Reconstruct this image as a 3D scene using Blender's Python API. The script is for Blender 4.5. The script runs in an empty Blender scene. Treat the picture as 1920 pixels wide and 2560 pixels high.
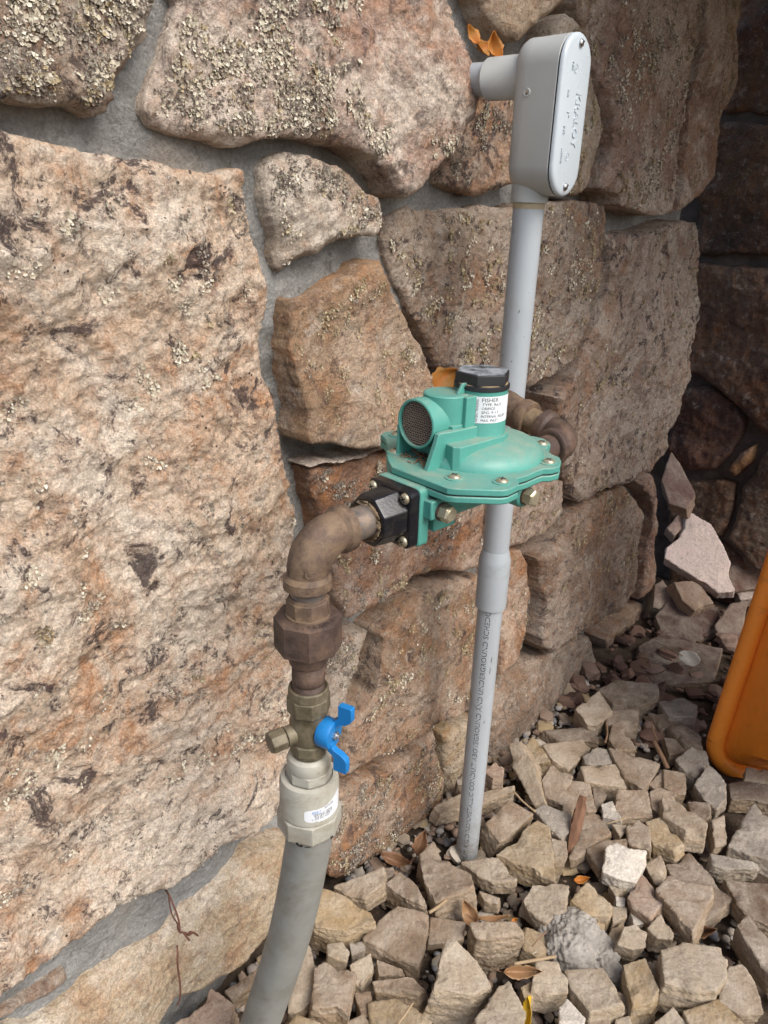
import bpy, bmesh, math, random
import numpy as np
from mathutils import Vector, Matrix, Euler

random.seed(7)
scene = bpy.context.scene
C = scene.collection
PI = math.pi

# ------------------------------------------------------------------ camera
CAM_H = 0.95
FPX = 1923.0
_down = np.array([-155.0, 4620.0, FPX]); _down /= np.linalg.norm(_down)
_fw = np.array([0, 0, 1.0]) - _down * _down[2]; _fw /= np.linalg.norm(_fw)
_rt = np.cross(_down, _fw)
cam_d = bpy.data.cameras.new('camera')
cam = bpy.data.objects.new('camera', cam_d); C.objects.link(cam)
def _w(c):
    return Vector((float(np.dot(c, _rt)), float(np.dot(c, _fw)), float(-np.dot(c, _down))))
_X = _w(np.array([1.0, 0, 0])); _Y = _w(np.array([0, -1.0, 0])); _Z = _w(np.array([0, 0, -1.0]))
cam.matrix_world = Matrix(((_X.x, _Y.x, _Z.x, 0), (_X.y, _Y.y, _Z.y, 0), (_X.z, _Y.z, _Z.z, CAM_H), (0, 0, 0, 1)))
cam_d.sensor_fit = 'VERTICAL'; cam_d.sensor_height = 36.0
cam_d.lens = 36.0 * FPX / 2560.0
cam_d.clip_start = 0.02; cam_d.clip_end = 500
scene.camera = cam

# ------------------------------------------------------------------ sky, sun, exposure
SUN_DIR = Vector((0.62, -0.62, 0.95)).normalized()        # towards the sun
sun_el = math.asin(SUN_DIR.z); sun_az = math.atan2(SUN_DIR.x, SUN_DIR.y)
world = bpy.data.worlds.new('World'); scene.world = world; world.use_nodes = True
wn = world.node_tree; wn.nodes.clear()
sky = wn.nodes.new('ShaderNodeTexSky'); sky.sky_type = 'NISHITA'; sky.sun_disc = False
sky.sun_elevation = sun_el; sky.sun_rotation = sun_az; sky.dust_density = 4.0; sky.air_density = 1.0
bg = wn.nodes.new('ShaderNodeBackground'); bg.inputs['Strength'].default_value = 0.10
wo = wn.nodes.new('ShaderNodeOutputWorld')
wn.links.new(sky.outputs[0], bg.inputs[0]); wn.links.new(bg.outputs[0], wo.inputs[0])
sun_d = bpy.data.lights.new('sun', 'SUN'); sun_d.energy = 1.5; sun_d.angle = math.radians(38)
sun_d.color = (1.0, 0.975, 0.94)
sun = bpy.data.objects.new('sun', sun_d); C.objects.link(sun)
sun.rotation_euler = SUN_DIR.to_track_quat('Z', 'Y').to_euler()
scene.view_settings.view_transform = 'Standard'; scene.view_settings.look = 'None'
scene.view_settings.exposure = 0.92; scene.view_settings.gamma = 1.0
scene.view_settings.use_curve_mapping = False

# ------------------------------------------------------------------ reading positions: photo measurement -> real plane
D = 1920.0 / 1659.0
def src(tag, x, y):
    if tag == 'd': return x * D, y * D
    s = 960.0 / 1659.0
    ox, oy = {'A': (0, 0), 'B': (960, 0), 'C': (0, 853), 'D': (960, 853), 'E': (0, 1706), 'F': (960, 1706)}[tag]
    return ox + x * s, oy + y * s
def sight(x, y):
    c = np.array([(x - 960.0) / FPX, (y - 1280.0) / FPX, 1.0])
    return np.array([c @ _rt, c @ _fw, -(c @ _down)])
EYE = np.array([0, 0, CAM_H])
U = np.array([0.6426, 0.7662, 0]); N = np.array([0.7662, -0.6426, 0]); P0 = np.array([-0.203, 0.641, 0])
def on_plane(tag, x, y, p, n):
    r = sight(*src(tag, x, y)); t = ((np.asarray(p) - EYE) @ n) / (r @ n)
    return EYE + r * t
def on_wall(tag, x, y, off=0.0):          # (s, z) on the main wall, off metres in front of its face
    g = on_plane(tag, x, y, P0 + N * off, N) - P0
    return g @ U, g[2]
S_RET = 1.56
def on_return(tag, x, y, off=0.0):        # (t, z) on the return wall at the end of the main wall
    g = on_plane(tag, x, y, P0 + U * (S_RET - off), U) - P0
    return g @ N, g[2]
def on_ground(tag, x, y, z=0.0):
    return on_plane(tag, x, y, (0, 0, z), np.array([0, 0, 1.0]))

# ------------------------------------------------------------------ noise
_rs = np.random.RandomState(11)
_perm = np.concatenate([_rs.permutation(256)] * 3)
_grad = _rs.normal(size=(256, 3)); _grad /= np.linalg.norm(_grad, axis=1)[:, None]
def perlin(p):
    p = np.asarray(p, float); i = np.floor(p).astype(int); f = p - i; i &= 255
    w = f * f * f * (f * (f * 6 - 15) + 10)
    out = 0
    for dx in (0, 1):
        wx = w[:, 0] if dx else 1 - w[:, 0]
        for dy in (0, 1):
            wy = w[:, 1] if dy else 1 - w[:, 1]
            for dz in (0, 1):
                wz = w[:, 2] if dz else 1 - w[:, 2]
                h = _perm[_perm[_perm[(i[:, 0] + dx) & 255] + ((i[:, 1] + dy) & 255)] + ((i[:, 2] + dz) & 255)]
                g = _grad[h]
                out = out + wx * wy * wz * (g[:, 0] * (f[:, 0] - dx) + g[:, 1] * (f[:, 1] - dy) + g[:, 2] * (f[:, 2] - dz))
    return out * 1.5
def fbm(p, octv=4, gain=0.5):
    p = np.asarray(p, float); a = 1.0; o = 0; fr = 1.0
    for k in range(octv):
        o = o + a * perlin(p * fr + k * 17.3); a *= gain; fr *= 2.03
    return o
def ridged(p, octv=3):
    p = np.asarray(p, float); a = 1.0; o = 0; fr = 1.0
    for k in range(octv):
        o = o + a * (1 - 2 * np.abs(perlin(p * fr + k * 9.1))); a *= 0.5; fr *= 2.1
    return o

# ------------------------------------------------------------------ mesh and object helpers
def link(name, me, parent=None, mat=None, smooth=None):
    o = bpy.data.objects.new(name, me); C.objects.link(o)
    if parent is not None: o.parent = parent
    if mat is not None: me.materials.append(mat)
    if smooth is not None:
        me.polygons.foreach_set('use_smooth', [True] * len(me.polygons))
        if smooth < 3: me.set_sharp_from_angle(angle=smooth)
    return o
def mesh(name, v, f):
    me = bpy.data.meshes.new(name); me.from_pydata([tuple(map(float, a)) for a in v], [], [tuple(map(int, a)) for a in f]); me.update(); return me
def quad_mesh(name, v, f):                 # fast numpy path, all quads
    me = bpy.data.meshes.new(name); v = np.asarray(v, np.float32); f = np.asarray(f, np.int32)
    k = f.shape[1]
    me.vertices.add(len(v)); me.vertices.foreach_set('co', v.ravel())
    me.loops.add(f.size); me.loops.foreach_set('vertex_index', f.ravel())
    me.polygons.add(len(f)); me.polygons.foreach_set('loop_start', np.arange(0, f.size, k, dtype=np.int32))
    me.update(calc_edges=True); me.validate(); return me
def tag(o, label=None, cat=None, group=None, kind=None):
    if label: o['label'] = label
    if cat: o['category'] = cat
    if group: o['group'] = group
    if kind: o['kind'] = kind
    return o
def empty(name, loc=(0, 0, 0), rot=None):
    o = bpy.data.objects.new(name, None); C.objects.link(o); o.location = loc; o.empty_display_size = 0.02
    if rot is not None: o.rotation_euler = rot
    return o

class G:                                    # collects shapes into ONE mesh
    def __init__(s): s.v = []; s.f = []
    def add(s, v, f, M=None):
        b = len(s.v)
        s.v += [tuple(M @ Vector(a)) if M else tuple(a) for a in v]
        s.f += [tuple(i + b for i in q) for q in f]; return s
    def box(s, x0, x1, y0, y1, z0, z1, M=None):
        v = [(x, y, z) for x in (x0, x1) for y in (y0, y1) for z in (z0, z1)]
        return s.add(v, [(0, 1, 3, 2), (4, 6, 7, 5), (0, 4, 5, 1), (2, 3, 7, 6), (0, 2, 6, 4), (1, 5, 7, 3)], M)
    def lathe(s, prof, n=32, M=None, caps=True, a0=0.0):   # prof [(r,z)], axis z
        v = []; f = []
        for r, z in prof:
            for k in range(n):
                a = a0 + 2 * PI * k / n; v.append((r * math.cos(a), r * math.sin(a), z))
        for j in range(len(prof) - 1):
            for k in range(n):
                a, b = j * n + k, j * n + (k + 1) % n
                f.append((a, b, b + n, a + n))
        if caps:
            f.append(tuple(reversed(range(n)))); m = (len(prof) - 1) * n; f.append(tuple(range(m, m + n)))
        return s.add(v, f, M)
    def prism(s, out, z0, z1, M=None):
        n = len(out); v = [(x, y, z0) for x, y in out] + [(x, y, z1) for x, y in out]
        f = [tuple(reversed(range(n))), tuple(range(n, 2 * n))] + [(k, (k + 1) % n, n + (k + 1) % n, n + k) for k in range(n)]
        return s.add(v, f, M)
    def tube(s, pts, rad, n=24, caps=True):
        pts = [Vector(p) for p in pts]; m = len(pts)
        if not hasattr(rad, '__len__'): rad = [rad] * m
        tang = [(pts[min(i + 1, m - 1)] - pts[max(i - 1, 0)]).normalized() for i in range(m)]
        ref = Vector((0, 0, 1)) if abs(tang[0].z) < 0.9 else Vector((1, 0, 0))
        nx = tang[0].cross(ref).normalized(); v = []; f = []
        for i in range(m):
            nx = (nx - tang[i] * nx.dot(tang[i])).normalized(); ny = tang[i].cross(nx)
            for k in range(n):
                a = 2 * PI * k / n; v.append(tuple(pts[i] + (nx * math.cos(a) + ny * math.sin(a)) * rad[i]))
        for i in range(m - 1):
            for k in range(n):
                a, b = i * n + k, i * n + (k + 1) % n; f.append((a, b, b + n, a + n))
        if caps: f.append(tuple(reversed(range(n)))); f.append(tuple(range((m - 1) * n, m * n)))
        return s.add(v, f)
    def obj(s, name, mat, parent=None, bevel=0.0, smooth=0.6, seg=2):
        me = mesh(name, s.v, s.f)
        bm = bmesh.new(); bm.from_mesh(me); bmesh.ops.recalc_face_normals(bm, faces=bm.faces); bm.to_mesh(me); bm.free()
        o = link(name, me, parent, mat, smooth)
        if bevel:
            b = o.modifiers.new('bevel', 'BEVEL'); b.width = bevel; b.segments = seg; b.limit_method = 'ANGLE'
            b.angle_limit = math.radians(40); b.harden_normals = False
        return o
def along(axis, org=(0, 0, 0)):            # matrix that turns +z into axis and moves to org
    return Matrix.Translation(Vector(org)) @ Vector(axis).to_track_quat('Z', 'Y').to_matrix().to_4x4()
def text_geo(body, size, depth=0.0, width=None, res=2):
    cu = bpy.data.curves.new('lettering', 'FONT'); cu.body = body; cu.size = size; cu.extrude = depth; cu.resolution_u = res
    cu.align_x = 'LEFT'
    ob = bpy.data.objects.new('lettering', cu); C.objects.link(ob)
    dg = bpy.context.evaluated_depsgraph_get(); dg.update()
    me = bpy.data.meshes.new_from_object(ob.evaluated_get(dg))
    v = [tuple(a.co) for a in me.vertices]; f = [tuple(p.vertices) for p in me.polygons]
    bpy.data.objects.remove(ob); bpy.data.curves.remove(cu); bpy.data.meshes.remove(me)
    x0 = min(a[0] for a in v); x1 = max(a[0] for a in v)
    k = width / (x1 - x0) if width else 1.0
    return [((a[0] - x0) * k, a[1], a[2]) for a in v], f, (x1 - x0) * k

# ------------------------------------------------------------------ materials
class NT:
    def __init__(s, name):
        s.m = bpy.data.materials.new(name); s.m.use_nodes = True; s.t = s.m.node_tree
        s.b = s.t.nodes['Principled BSDF']; s.tc = s.t.nodes.new('ShaderNodeTexCoord')
        s.co = s.tc.outputs['Object']
    def n(s, t, **k):
        o = s.t.nodes.new(t)
        for a, b in k.items(): setattr(o, a, b)
        return o
    def put(s, sock, val):
        if hasattr(val, 'links') or isinstance(val, bpy.types.NodeSocket): s.t.links.new(val, sock)
        elif isinstance(val, (tuple, list)) and len(val) == 3 and len(sock.default_value) == 4: sock.default_value = (*val, 1)
        else: sock.default_value = val
    def noise(s, scale, detail=4, rough=0.55, dist=0.0, co=None, out='Fac'):
        o = s.n('ShaderNodeTexNoise'); s.put(o.inputs['Vector'], co or s.co)
        o.inputs['Scale'].default_value = scale; o.inputs['Detail'].default_value = detail
        o.inputs['Roughness'].default_value = rough; o.inputs['Distortion'].default_value = dist
        return o.outputs[out]
    def vor(s, scale, co=None, feature='F1', out='Distance'):
        o = s.n('ShaderNodeTexVoronoi', feature=feature); s.put(o.inputs['Vector'], co or s.co); o.inputs['Scale'].default_value = scale
        return o.outputs[out]
    def ramp(s, fac, a, b, lo=0.0, hi=1.0):
        o = s.n('ShaderNodeMapRange'); s.put(o.inputs[0], fac)
        for i, x in zip((1, 2, 3, 4), (a, b, lo, hi)): o.inputs[i].default_value = x
        return o.outputs[0]
    def math(s, op, a, b=0.0, clamp=False):
        o = s.n('ShaderNodeMath', operation=op, use_clamp=clamp); s.put(o.inputs[0], a); s.put(o.inputs[1], b); return o.outputs[0]
    def mix(s, fac, a, b, mode='MIX'):
        o = s.n('ShaderNodeMix', data_type='RGBA', blend_type=mode); s.put(o.inputs[0], fac); s.put(o.inputs[6], a); s.put(o.inputs[7], b); return o.outputs[2]
    def attr(s, name, kind='OBJECT', out='Fac'):
        o = s.n('ShaderNodeAttribute', attribute_type=kind, attribute_name=name); return o.outputs[out]
    def mapped(s, scale, co=None):
        o = s.n('ShaderNodeMapping'); s.put(o.inputs[0], co or s.co); o.inputs['Scale'].default_value = scale; return o.outputs[0]
    def bump(s, h, dist=0.001, strength=1.0, prev=None):
        o = s.n('ShaderNodeBump'); o.inputs['Strength'].default_value = strength; o.inputs['Distance'].default_value = dist
        s.put(o.inputs['Height'], h)
        if prev: s.put(o.inputs['Normal'], prev)
        return o.outputs[0]
    def done(s, col, rough=0.9, nrm=None, spec=None, metal=0.0):
        s.put(s.b.inputs['Base Color'], col); s.put(s.b.inputs['Roughness'], rough); s.b.inputs['Metallic'].default_value = metal
        if nrm: s.put(s.b.inputs['Normal'], nrm)
        if spec is not None: s.b.inputs['Specular IOR Level'].default_value = spec
        return s.m

def wall_stone_material():
    t = NT('weathered_sandstone')
    info = t.n('ShaderNodeObjectInfo'); base = info.outputs['Color']
    off = t.n('ShaderNodeVectorMath', operation='ADD'); t.put(off.inputs[0], t.co)
    cx = t.n('ShaderNodeCombineXYZ'); r10 = t.math('MULTIPLY', info.outputs['Random'], 13.0)
    for i in range(3): t.put(cx.inputs[i], r10)
    t.put(off.inputs[1], cx.outputs[0])
    sc_ = t.n('ShaderNodeVectorMath', operation='SCALE'); t.put(sc_.inputs[0], off.outputs[0]); t.put(sc_.inputs['Scale'], t.attr('grain')); t.co = sc_.outputs[0]
    n1 = t.noise(5.5, 10, 0.72, 0.8); n2 = t.noise(20, 10, 0.76, 1.0, co=t.mapped((1.2, 1.2, 0.8)))
    n3 = t.noise(34, 9, 0.78, 0.5, co=t.mapped((1, 1.2, 1))); n4 = t.noise(4, 5, 0.6); n5 = t.noise(48, 9, 0.78, 0.6)
    fine = t.noise(260, 5, 0.8); mid = t.noise(85, 8, 0.75)
    pale = t.mix(0.66, base, (0.76, 0.68, 0.575)); rust = t.mix(0.76, base, (0.42, 0.19, 0.075)); dark = (0.062, 0.045, 0.045)
    c = t.mix(t.math('MULTIPLY', t.ramp(n4, 0.46, 0.66), 0.6, True), base, t.mix(0.6, base, (0.42, 0.25, 0.14)))
    c = t.mix(t.math('MULTIPLY', t.ramp(n2, 0.48, 0.62), t.attr('rust'), True), c, rust)
    c = t.mix(t.math('MULTIPLY', t.ramp(n1, 0.45, 0.56), t.attr('pale'), True), c, pale)
    c = t.mix(t.ramp(n5, 0.53, 0.60, 0.0, 0.55), c, t.mix(0.6, c, (0.36, 0.175, 0.085)))
    c = t.mix(t.ramp(n5, 0.45, 0.38, 0.0, 0.6), c, t.mix(0.6, c, (0.66, 0.61, 0.54)))
    dk = t.math('MULTIPLY', t.ramp(n3, 0.545, 0.60), t.attr('dark'), True)
    c = t.mix(t.math('MULTIPLY', dk, 0.9), c, dark)
    c = t.mix(t.ramp(mid, 0.53, 0.63, 0.0, 0.8), c, t.mix(0.65, c, (0.12, 0.072, 0.06)))
    # black pin-head specks gathered in patches
    v = t.vor(170); sp = t.ramp(t.math('ADD', v, t.math('MULTIPLY', t.noise(90, 3, 0.7), 0.42)), 0.40, 0.33); msk = t.ramp(t.noise(13, 7, 0.7, co=t.mapped((1, 1, 1.7))), 0.54, 0.60)
    c = t.mix(t.math('MULTIPLY', t.math('MULTIPLY', sp, msk), t.math('MULTIPLY', t.attr('dark'), 1.2, True)), c, (0.05, 0.038, 0.038))
    # pale chips and mineral veins
    v2 = t.noise(60, 9, 0.82, 1.6); c = t.mix(t.ramp(v2, 0.63, 0.67, 0, 0.8), c, (0.68, 0.64, 0.58))
    grain = t.noise(620, 3, 0.7)
    c = t.mix(1.0, c, t.ramp(fine, 0.25, 0.75, 0.62, 1.32), 'MULTIPLY'); c = t.mix(1.0, c, t.ramp(grain, 0.25, 0.75, 0.62, 1.36), 'MULTIPLY')
    h = t.math('ADD', t.math('MULTIPLY', t.noise(130, 9, 0.7), 1.0), t.math('MULTIPLY', t.noise(42, 6, 0.65), 0.55))
    nb = t.bump(grain, 0.0012, 0.8, t.bump(h, 0.0060, 1.0))
    return t.done(c, 0.93, nb, 0.25)
def mortar_material():
    t = NT('grey_mortar')
    n = t.noise(18, 6, 0.65); f = t.noise(320, 4, 0.7); g = t.noise(70, 5, 0.7)
    c = t.mix(t.ramp(n, 0.35, 0.65), (0.27, 0.265, 0.25), (0.42, 0.425, 0.415))
    c = t.mix(t.ramp(g, 0.6, 0.68, 0, 0.6), c, (0.12, 0.105, 0.09))
    c = t.mix(t.ramp(t.noise(9, 4, 0.6), 0.55, 0.7, 0, 0.5), c, (0.27, 0.22, 0.16))
    c = t.mix(1.0, c, t.ramp(f, 0.25, 0.75, 0.66, 1.34), 'MULTIPLY'); c = t.mix(t.ramp(t.noise(480, 3, .7), .62, .7, 0, .6), c, (.12, .115, .105))
    nb = t.bump(t.math('ADD', t.noise(210, 7, 0.75), t.math('MULTIPLY', t.noise(48, 5, 0.65), 0.9)), 0.008, 0.85)
    return t.done(c, 0.95, nb, 0.2)
def rubble_material():
    t = NT('split_flagstone')
    info = t.n('ShaderNodeObjectInfo'); base = info.outputs['Color']
    off = t.n('ShaderNodeVectorMath', operation='ADD'); t.put(off.inputs[0], t.co)
    cx = t.n('ShaderNodeCombineXYZ'); r10 = t.math('MULTIPLY', info.outputs['Random'], 9.0)
    for i in range(3): t.put(cx.inputs[i], r10)
    t.put(off.inputs[1], cx.outputs[0]); co = off.outputs[0]; t.co = co
    sep = t.n('ShaderNodeSeparateXYZ'); t.put(sep.inputs[0], t.tc.outputs['Normal'])
    side = t.ramp(t.math('ABSOLUTE', sep.outputs[2]), 0.45, 0.8, 1.0, 0.0)
    fresh = t.mix(0.5, base, (0.50, 0.42, 0.32)); ochre = (0.36, 0.255, 0.13)
    lay = t.noise(26, 5, 0.65, 0.6, co=t.mapped((0.6, 0.6, 3.5)))
    sidec = t.mix(t.ramp(lay, 0.4, 0.62), fresh, t.mix(0.35, base, ochre))
    n1 = t.noise(22, 7, 0.65, 0.3); n2 = t.noise(55, 6, 0.7, 0.4)
    top = t.mix(t.ramp(n1, 0.36, 0.66), base, t.mix(0.45, base, (0.55, 0.5, 0.42)))
    top = t.mix(t.ramp(n2, 0.55, 0.68, 0, 0.6), top, t.mix(0.65, base, (0.14, 0.1, 0.075)))
    c = t.mix(t.math('MULTIPLY', side, 0.85), top, sidec)
    c = t.mix(t.ramp(t.noise(90, 5, 0.75, 0.8), 0.67, 0.71, 0, 0.8), c, (0.6, 0.56, 0.48))
    c = t.mix(1.0, c, t.ramp(t.noise(330, 5, 0.8), 0.25, 0.75, 0.68, 1.3), 'MULTIPLY'); c = t.mix(t.ramp(t.noise(150, 6, .75), .62, .68, 0, .55), c, (.13, .095, .07))
    nb = t.bump(t.math('ADD', t.noise(130, 7, 0.68), t.math('MULTIPLY', lay, t.math('MULTIPLY', side, 0.5))), 0.0035, 0.75)
    return t.done(c, 0.92, nb, 0.25)
def plain(name, col, rough=0.5, var=0.12, scale=60, bumpd=0.0, metal=0.0, dirt=None, dirt_amt=0.5, dirt_scale=25, spec=0.5, dirt_lo=0.5):
    t = NT(name); n = t.noise(scale, 6, 0.65)
    c = t.mix(t.ramp(n, 0.25, 0.75), tuple(x * (1 - var) for x in col), tuple(min(1, x * (1 + var)) for x in col))
    r = t.ramp(t.noise(scale * 1.7, 5, 0.7), 0.3, 0.7, max(0.05, rough - 0.1), min(1, rough + 0.12))
    if dirt:
        k = t.ramp(t.noise(dirt_scale, 8, 0.72, 0.4), dirt_lo, dirt_lo + 0.16, 0, dirt_amt)
        c = t.mix(k, c, dirt); r = t.math('MAXIMUM', r, t.math('MULTIPLY', k, 0.9))
    nb = t.bump(t.noise(scale * 3, 6, 0.7), bumpd, 0.7) if bumpd else None
    return t.done(c, r, nb, spec, metal)
M_STONE = wall_stone_material(); M_MORTAR = mortar_material(); M_RUBBLE = rubble_material()
def vcol_material(name, rough=0.9, scale=300, bumpd=0.001):
    t = NT(name); c = t.attr('tint', 'GEOMETRY', 'Color')
    c = t.mix(1.0, c, t.ramp(t.noise(scale, 4, 0.7), 0.2, 0.8, 0.75, 1.2), 'MULTIPLY')
    return t.done(c, rough, t.bump(t.noise(scale, 5, 0.6), bumpd, 0.6), 0.25)
M_LICHEN = vcol_material('crusty_lichen', 0.95, 700, 0.0006)
M_PEBBLE = vcol_material('pebbles', 0.8, 400, 0.0006)
# ------------------------------------------------------------------ stone walls
def poly_sdf(poly, px, py):
    P = np.array(poly); n = len(P); d = np.full(px.shape, 1e9); ins = np.zeros(px.shape, bool)
    for i in range(n):
        ax, ay = P[i]; bx, by = P[(i + 1) % n]; ex, ey = bx - ax, by - ay
        wx, wy = px - ax, py - ay
        t = np.clip((wx * ex + wy * ey) / (ex * ex + ey * ey + 1e-12), 0, 1)
        d = np.minimum(d, (wx - ex * t) ** 2 + (wy - ey * t) ** 2)
        c = ((ay <= py) & (by > py)) | ((by <= py) & (ay > py))
        xi = ax + (py - ay) / np.where(abs(ey) < 1e-12, 1e-12, ey) * ex
        ins ^= c & (px < xi)
    d = np.sqrt(d); return np.where(ins, d, -d)

def stone_piece(poly, seed, proud, tilt=(0, 0), amp=0.006, edge=0.010, depth=0.06, step=0.0026, bulge=0.0, ledges=0.0, frame=None):
    """one squared or split stone of a wall: outline in (s, z), built as a relief with its own sides; returns mesh + sampling arrays"""
    P = np.array(poly); lo = P.min(0) - 0.02; hi = P.max(0) + 0.02
    nx = int((hi[0] - lo[0]) / step) + 2; ny = int((hi[1] - lo[1]) / step) + 2
    X, Y = np.meshgrid(lo[0] + np.arange(nx) * step, lo[1] + np.arange(ny) * step, indexing='ij')
    X = X.ravel(); Y = Y.ravel()
    q = np.stack([X, Y, np.full_like(X, seed * 3.7)], 1)
    wx = 0.005 * fbm(q * 24, 2) + 0.0007 * perlin(q * 150); wy = 0.005 * fbm(q * 24 + 50, 2) + 0.0007 * perlin(q * 150 + 9)
    d = poly_sdf(poly, X + wx, Y + wy)
    d2 = d.reshape(nx, ny); gx, gy = np.gradient(d2, step); gl = np.sqrt(gx ** 2 + gy ** 2) + 1e-6
    gx = (gx / gl).ravel(); gy = (gy / gl).ravel()
    ring0 = (np.abs(d) < 0.75 * step)
    ring1 = (d <= -0.75 * step) & (d > -2.3 * step)
    keep = d > -2.3 * step
    Xs = np.where(ring0, X - gx * d * 0.9, np.where(ring1, X - gx * (d + 0.45 * step), X))
    Ys = np.where(ring0, Y - gy * d * 0.9, np.where(ring1, Y - gy * (d + 0.45 * step), Y))
    jr = 0.0035 * fbm(q * 45 + 91, 2); Xs = np.where(ring1, Xs + gx * jr, Xs); Ys = np.where(ring1, Ys + gy * jr, Ys)
    cx, cy = P.mean(0); ext = max(hi - lo)
    facet = np.abs(perlin(q * (2.2 / max(ext, 0.15)) + 3)) * 1.6
    h = proud + tilt[0] * (X - cx) + tilt[1] * (Y - cy)
    h = h + amp * (1.0 * fbm(q * 8, 2) + 0.22 * ridged(q * 24, 2) - 0.3) - amp * facet
    pit = perlin(q * 70 + 13); h = h + amp * 0.22 * fbm(q * 60, 3) + amp * 0.20 * fbm(q * 190, 2) - amp * 0.5 * np.clip(pit - 0.35, 0, 1)
    if ledges:
        lv = perlin(q * np.array([7, 10, 1]) + 31) * 3.0; h = h + ledges * (np.floor(lv * 1.5) * 0.33 + 0.12 * lv)
    if bulge: h = h + bulge * (1 - np.clip(1 - np.maximum(d, 0) / (0.33 * ext), 0, 1) ** 2)
    er = edge * (1 + 0.8 * perlin(q * 18 + 77)); er = np.maximum(er, 0.003)
    k = np.clip(1 - np.maximum(d, 0) / er, 0, 1)
    h = h - er * 0.75 * k ** 2
    h = np.where(ring1, -depth, h)
    idx = -np.ones(nx * ny, int); idx[keep] = np.arange(keep.sum())
    I = np.arange(nx * ny).reshape(nx, ny)
    qd = np.stack([I[:-1, :-1].ravel(), I[1:, :-1].ravel(), I[1:, 1:].ravel(), I[:-1, 1:].ravel()], 1)
    qd = qd[keep[qd].all(1)]; qd = qd[~ring1[qd].all(1)]
    faces = idx[qd]
    V = np.stack([Xs[keep], Ys[keep], h[keep]], 1)
    return V, faces, (X, Y, d, h, gx, gy)

def to_main(V):   # (s, z, off) -> coordinates local to the main wall's Empty at P0, axes (U, N, Z)
    return np.stack([V[:, 0], V[:, 2], V[:, 1]], 1)

LICHEN_TINTS = [((0.62, 0.565, 0.44), (0.74, 0.69, 0.57), (0.50, 0.44, 0.335), (0.26, 0.21, 0.17)),      # pale yellow-green
                ((0.36, 0.29, 0.18), (0.45, 0.37, 0.23), (0.26, 0.19, 0.11), (0.52, 0.45, 0.3)),      # golden brown
                ((0.30, 0.27, 0.22), (0.22, 0.18, 0.15), (0.44, 0.40, 0.33), (0.16, 0.12, 0.10))]     # grey, flecked
CLEAN = [9, 9, 9]                            # part of a stone's face that carries no lichen
def lichen(samp, rng, n_clusters, lobes, size, spread, thr, tint, wall_co, parent, seed):
    X, Y, d, h, gx, gy = samp
    ok = np.where((d > 0.006) & ~((X > CLEAN[0]) & (X < CLEAN[1]) & (Y > CLEAN[2])))[0]
    if len(ok) == 0: return
    q = np.stack([X[ok], Y[ok], np.full(len(ok), seed * 1.9)], 1)
    nz = fbm(q * 11, 3); wgt = np.clip(nz - thr + 0.35, 0.0, 0.8) ** 1.0 * (perlin(q * 31 + 5) > -0.15)
    if wgt.sum() <= 0: return
    cs = ok[rng.choice(len(ok), int(n_clusters * 2.6), p=wgt / wgt.sum())]
    step_key = {}
    V = []; F = []; T = []
    lo = np.array([X.min(), Y.min()]); ux = np.unique(np.round(X, 6)); ny = len(X) // len(ux); st = ux[1] - ux[0]
    for c in cs:
        cl_ = rng.uniform(0.25, 1.0) ** 2; m = max(3, int(lobes * 2.9 * cl_)); sp = spread * 0.95 * math.sqrt(cl_) * rng.uniform(0.8, 1.2); tn = LICHEN_TINTS[tint if rng.rand() < 0.8 else rng.randint(3)]
        el = rng.uniform(0.5, 1.6); ea = rng.uniform(0, PI)
        for _ in range(m):
            a = rng.uniform(0, 2 * PI); rr = sp * math.sqrt(rng.rand()); dx, dy = rr * math.cos(a) * el, rr * math.sin(a) / el
            dx, dy = dx * math.cos(ea) - dy * math.sin(ea), dx * math.sin(ea) + dy * math.cos(ea)
            x, y = X[c] + dx, Y[c] + dy
            i = int(round((x - lo[0]) / st)); j = int(round((y - lo[1]) / st))
            if not (0 <= i < len(ux) and 0 <= j < ny): continue
            k = i * ny + j
            if d[k] < 0.003: continue
            z = h[k] + 0.0004; r = size * 0.42 * rng.uniform(0.5, 1.6); b = len(V)
            out = math.atan2(dy, dx) + rng.normal(0, 0.6); t0 = tn[rng.randint(4)]
            lift = rng.uniform(0.15, 0.95) * r
            nk = 5
            V.append((x, y, z + 0.2 * r)); T.append(tuple(v * 0.8 for v in t0))
            for e in range(nk):
                an = out + 2 * PI * e / nk; rad = r * rng.uniform(0.45, 1.35); ca = math.cos(2 * PI * e / nk)
                V.append((x + rad * math.cos(an), y + rad * math.sin(an), z + lift * (0.5 + 0.5 * ca) + rng.uniform(-0.3, 0.8) * r))
                T.append(t0)
            for e in range(nk): F.append((b, b + 1 + e, b + 1 + (e + 1) % nk))
    if not V: return
    me = quad_mesh('lichen', wall_co(np.array(V)), np.array(F))
    ca = me.color_attributes.new('tint', 'FLOAT_COLOR', 'POINT')
    ca.data.foreach_set('color', np.concatenate([np.array(T, np.float32), np.ones((len(T), 1), np.float32)], 1).ravel())
    o = link('lichen', me, parent, M_LICHEN); o['kind'] = 'stuff'
    return o

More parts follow.
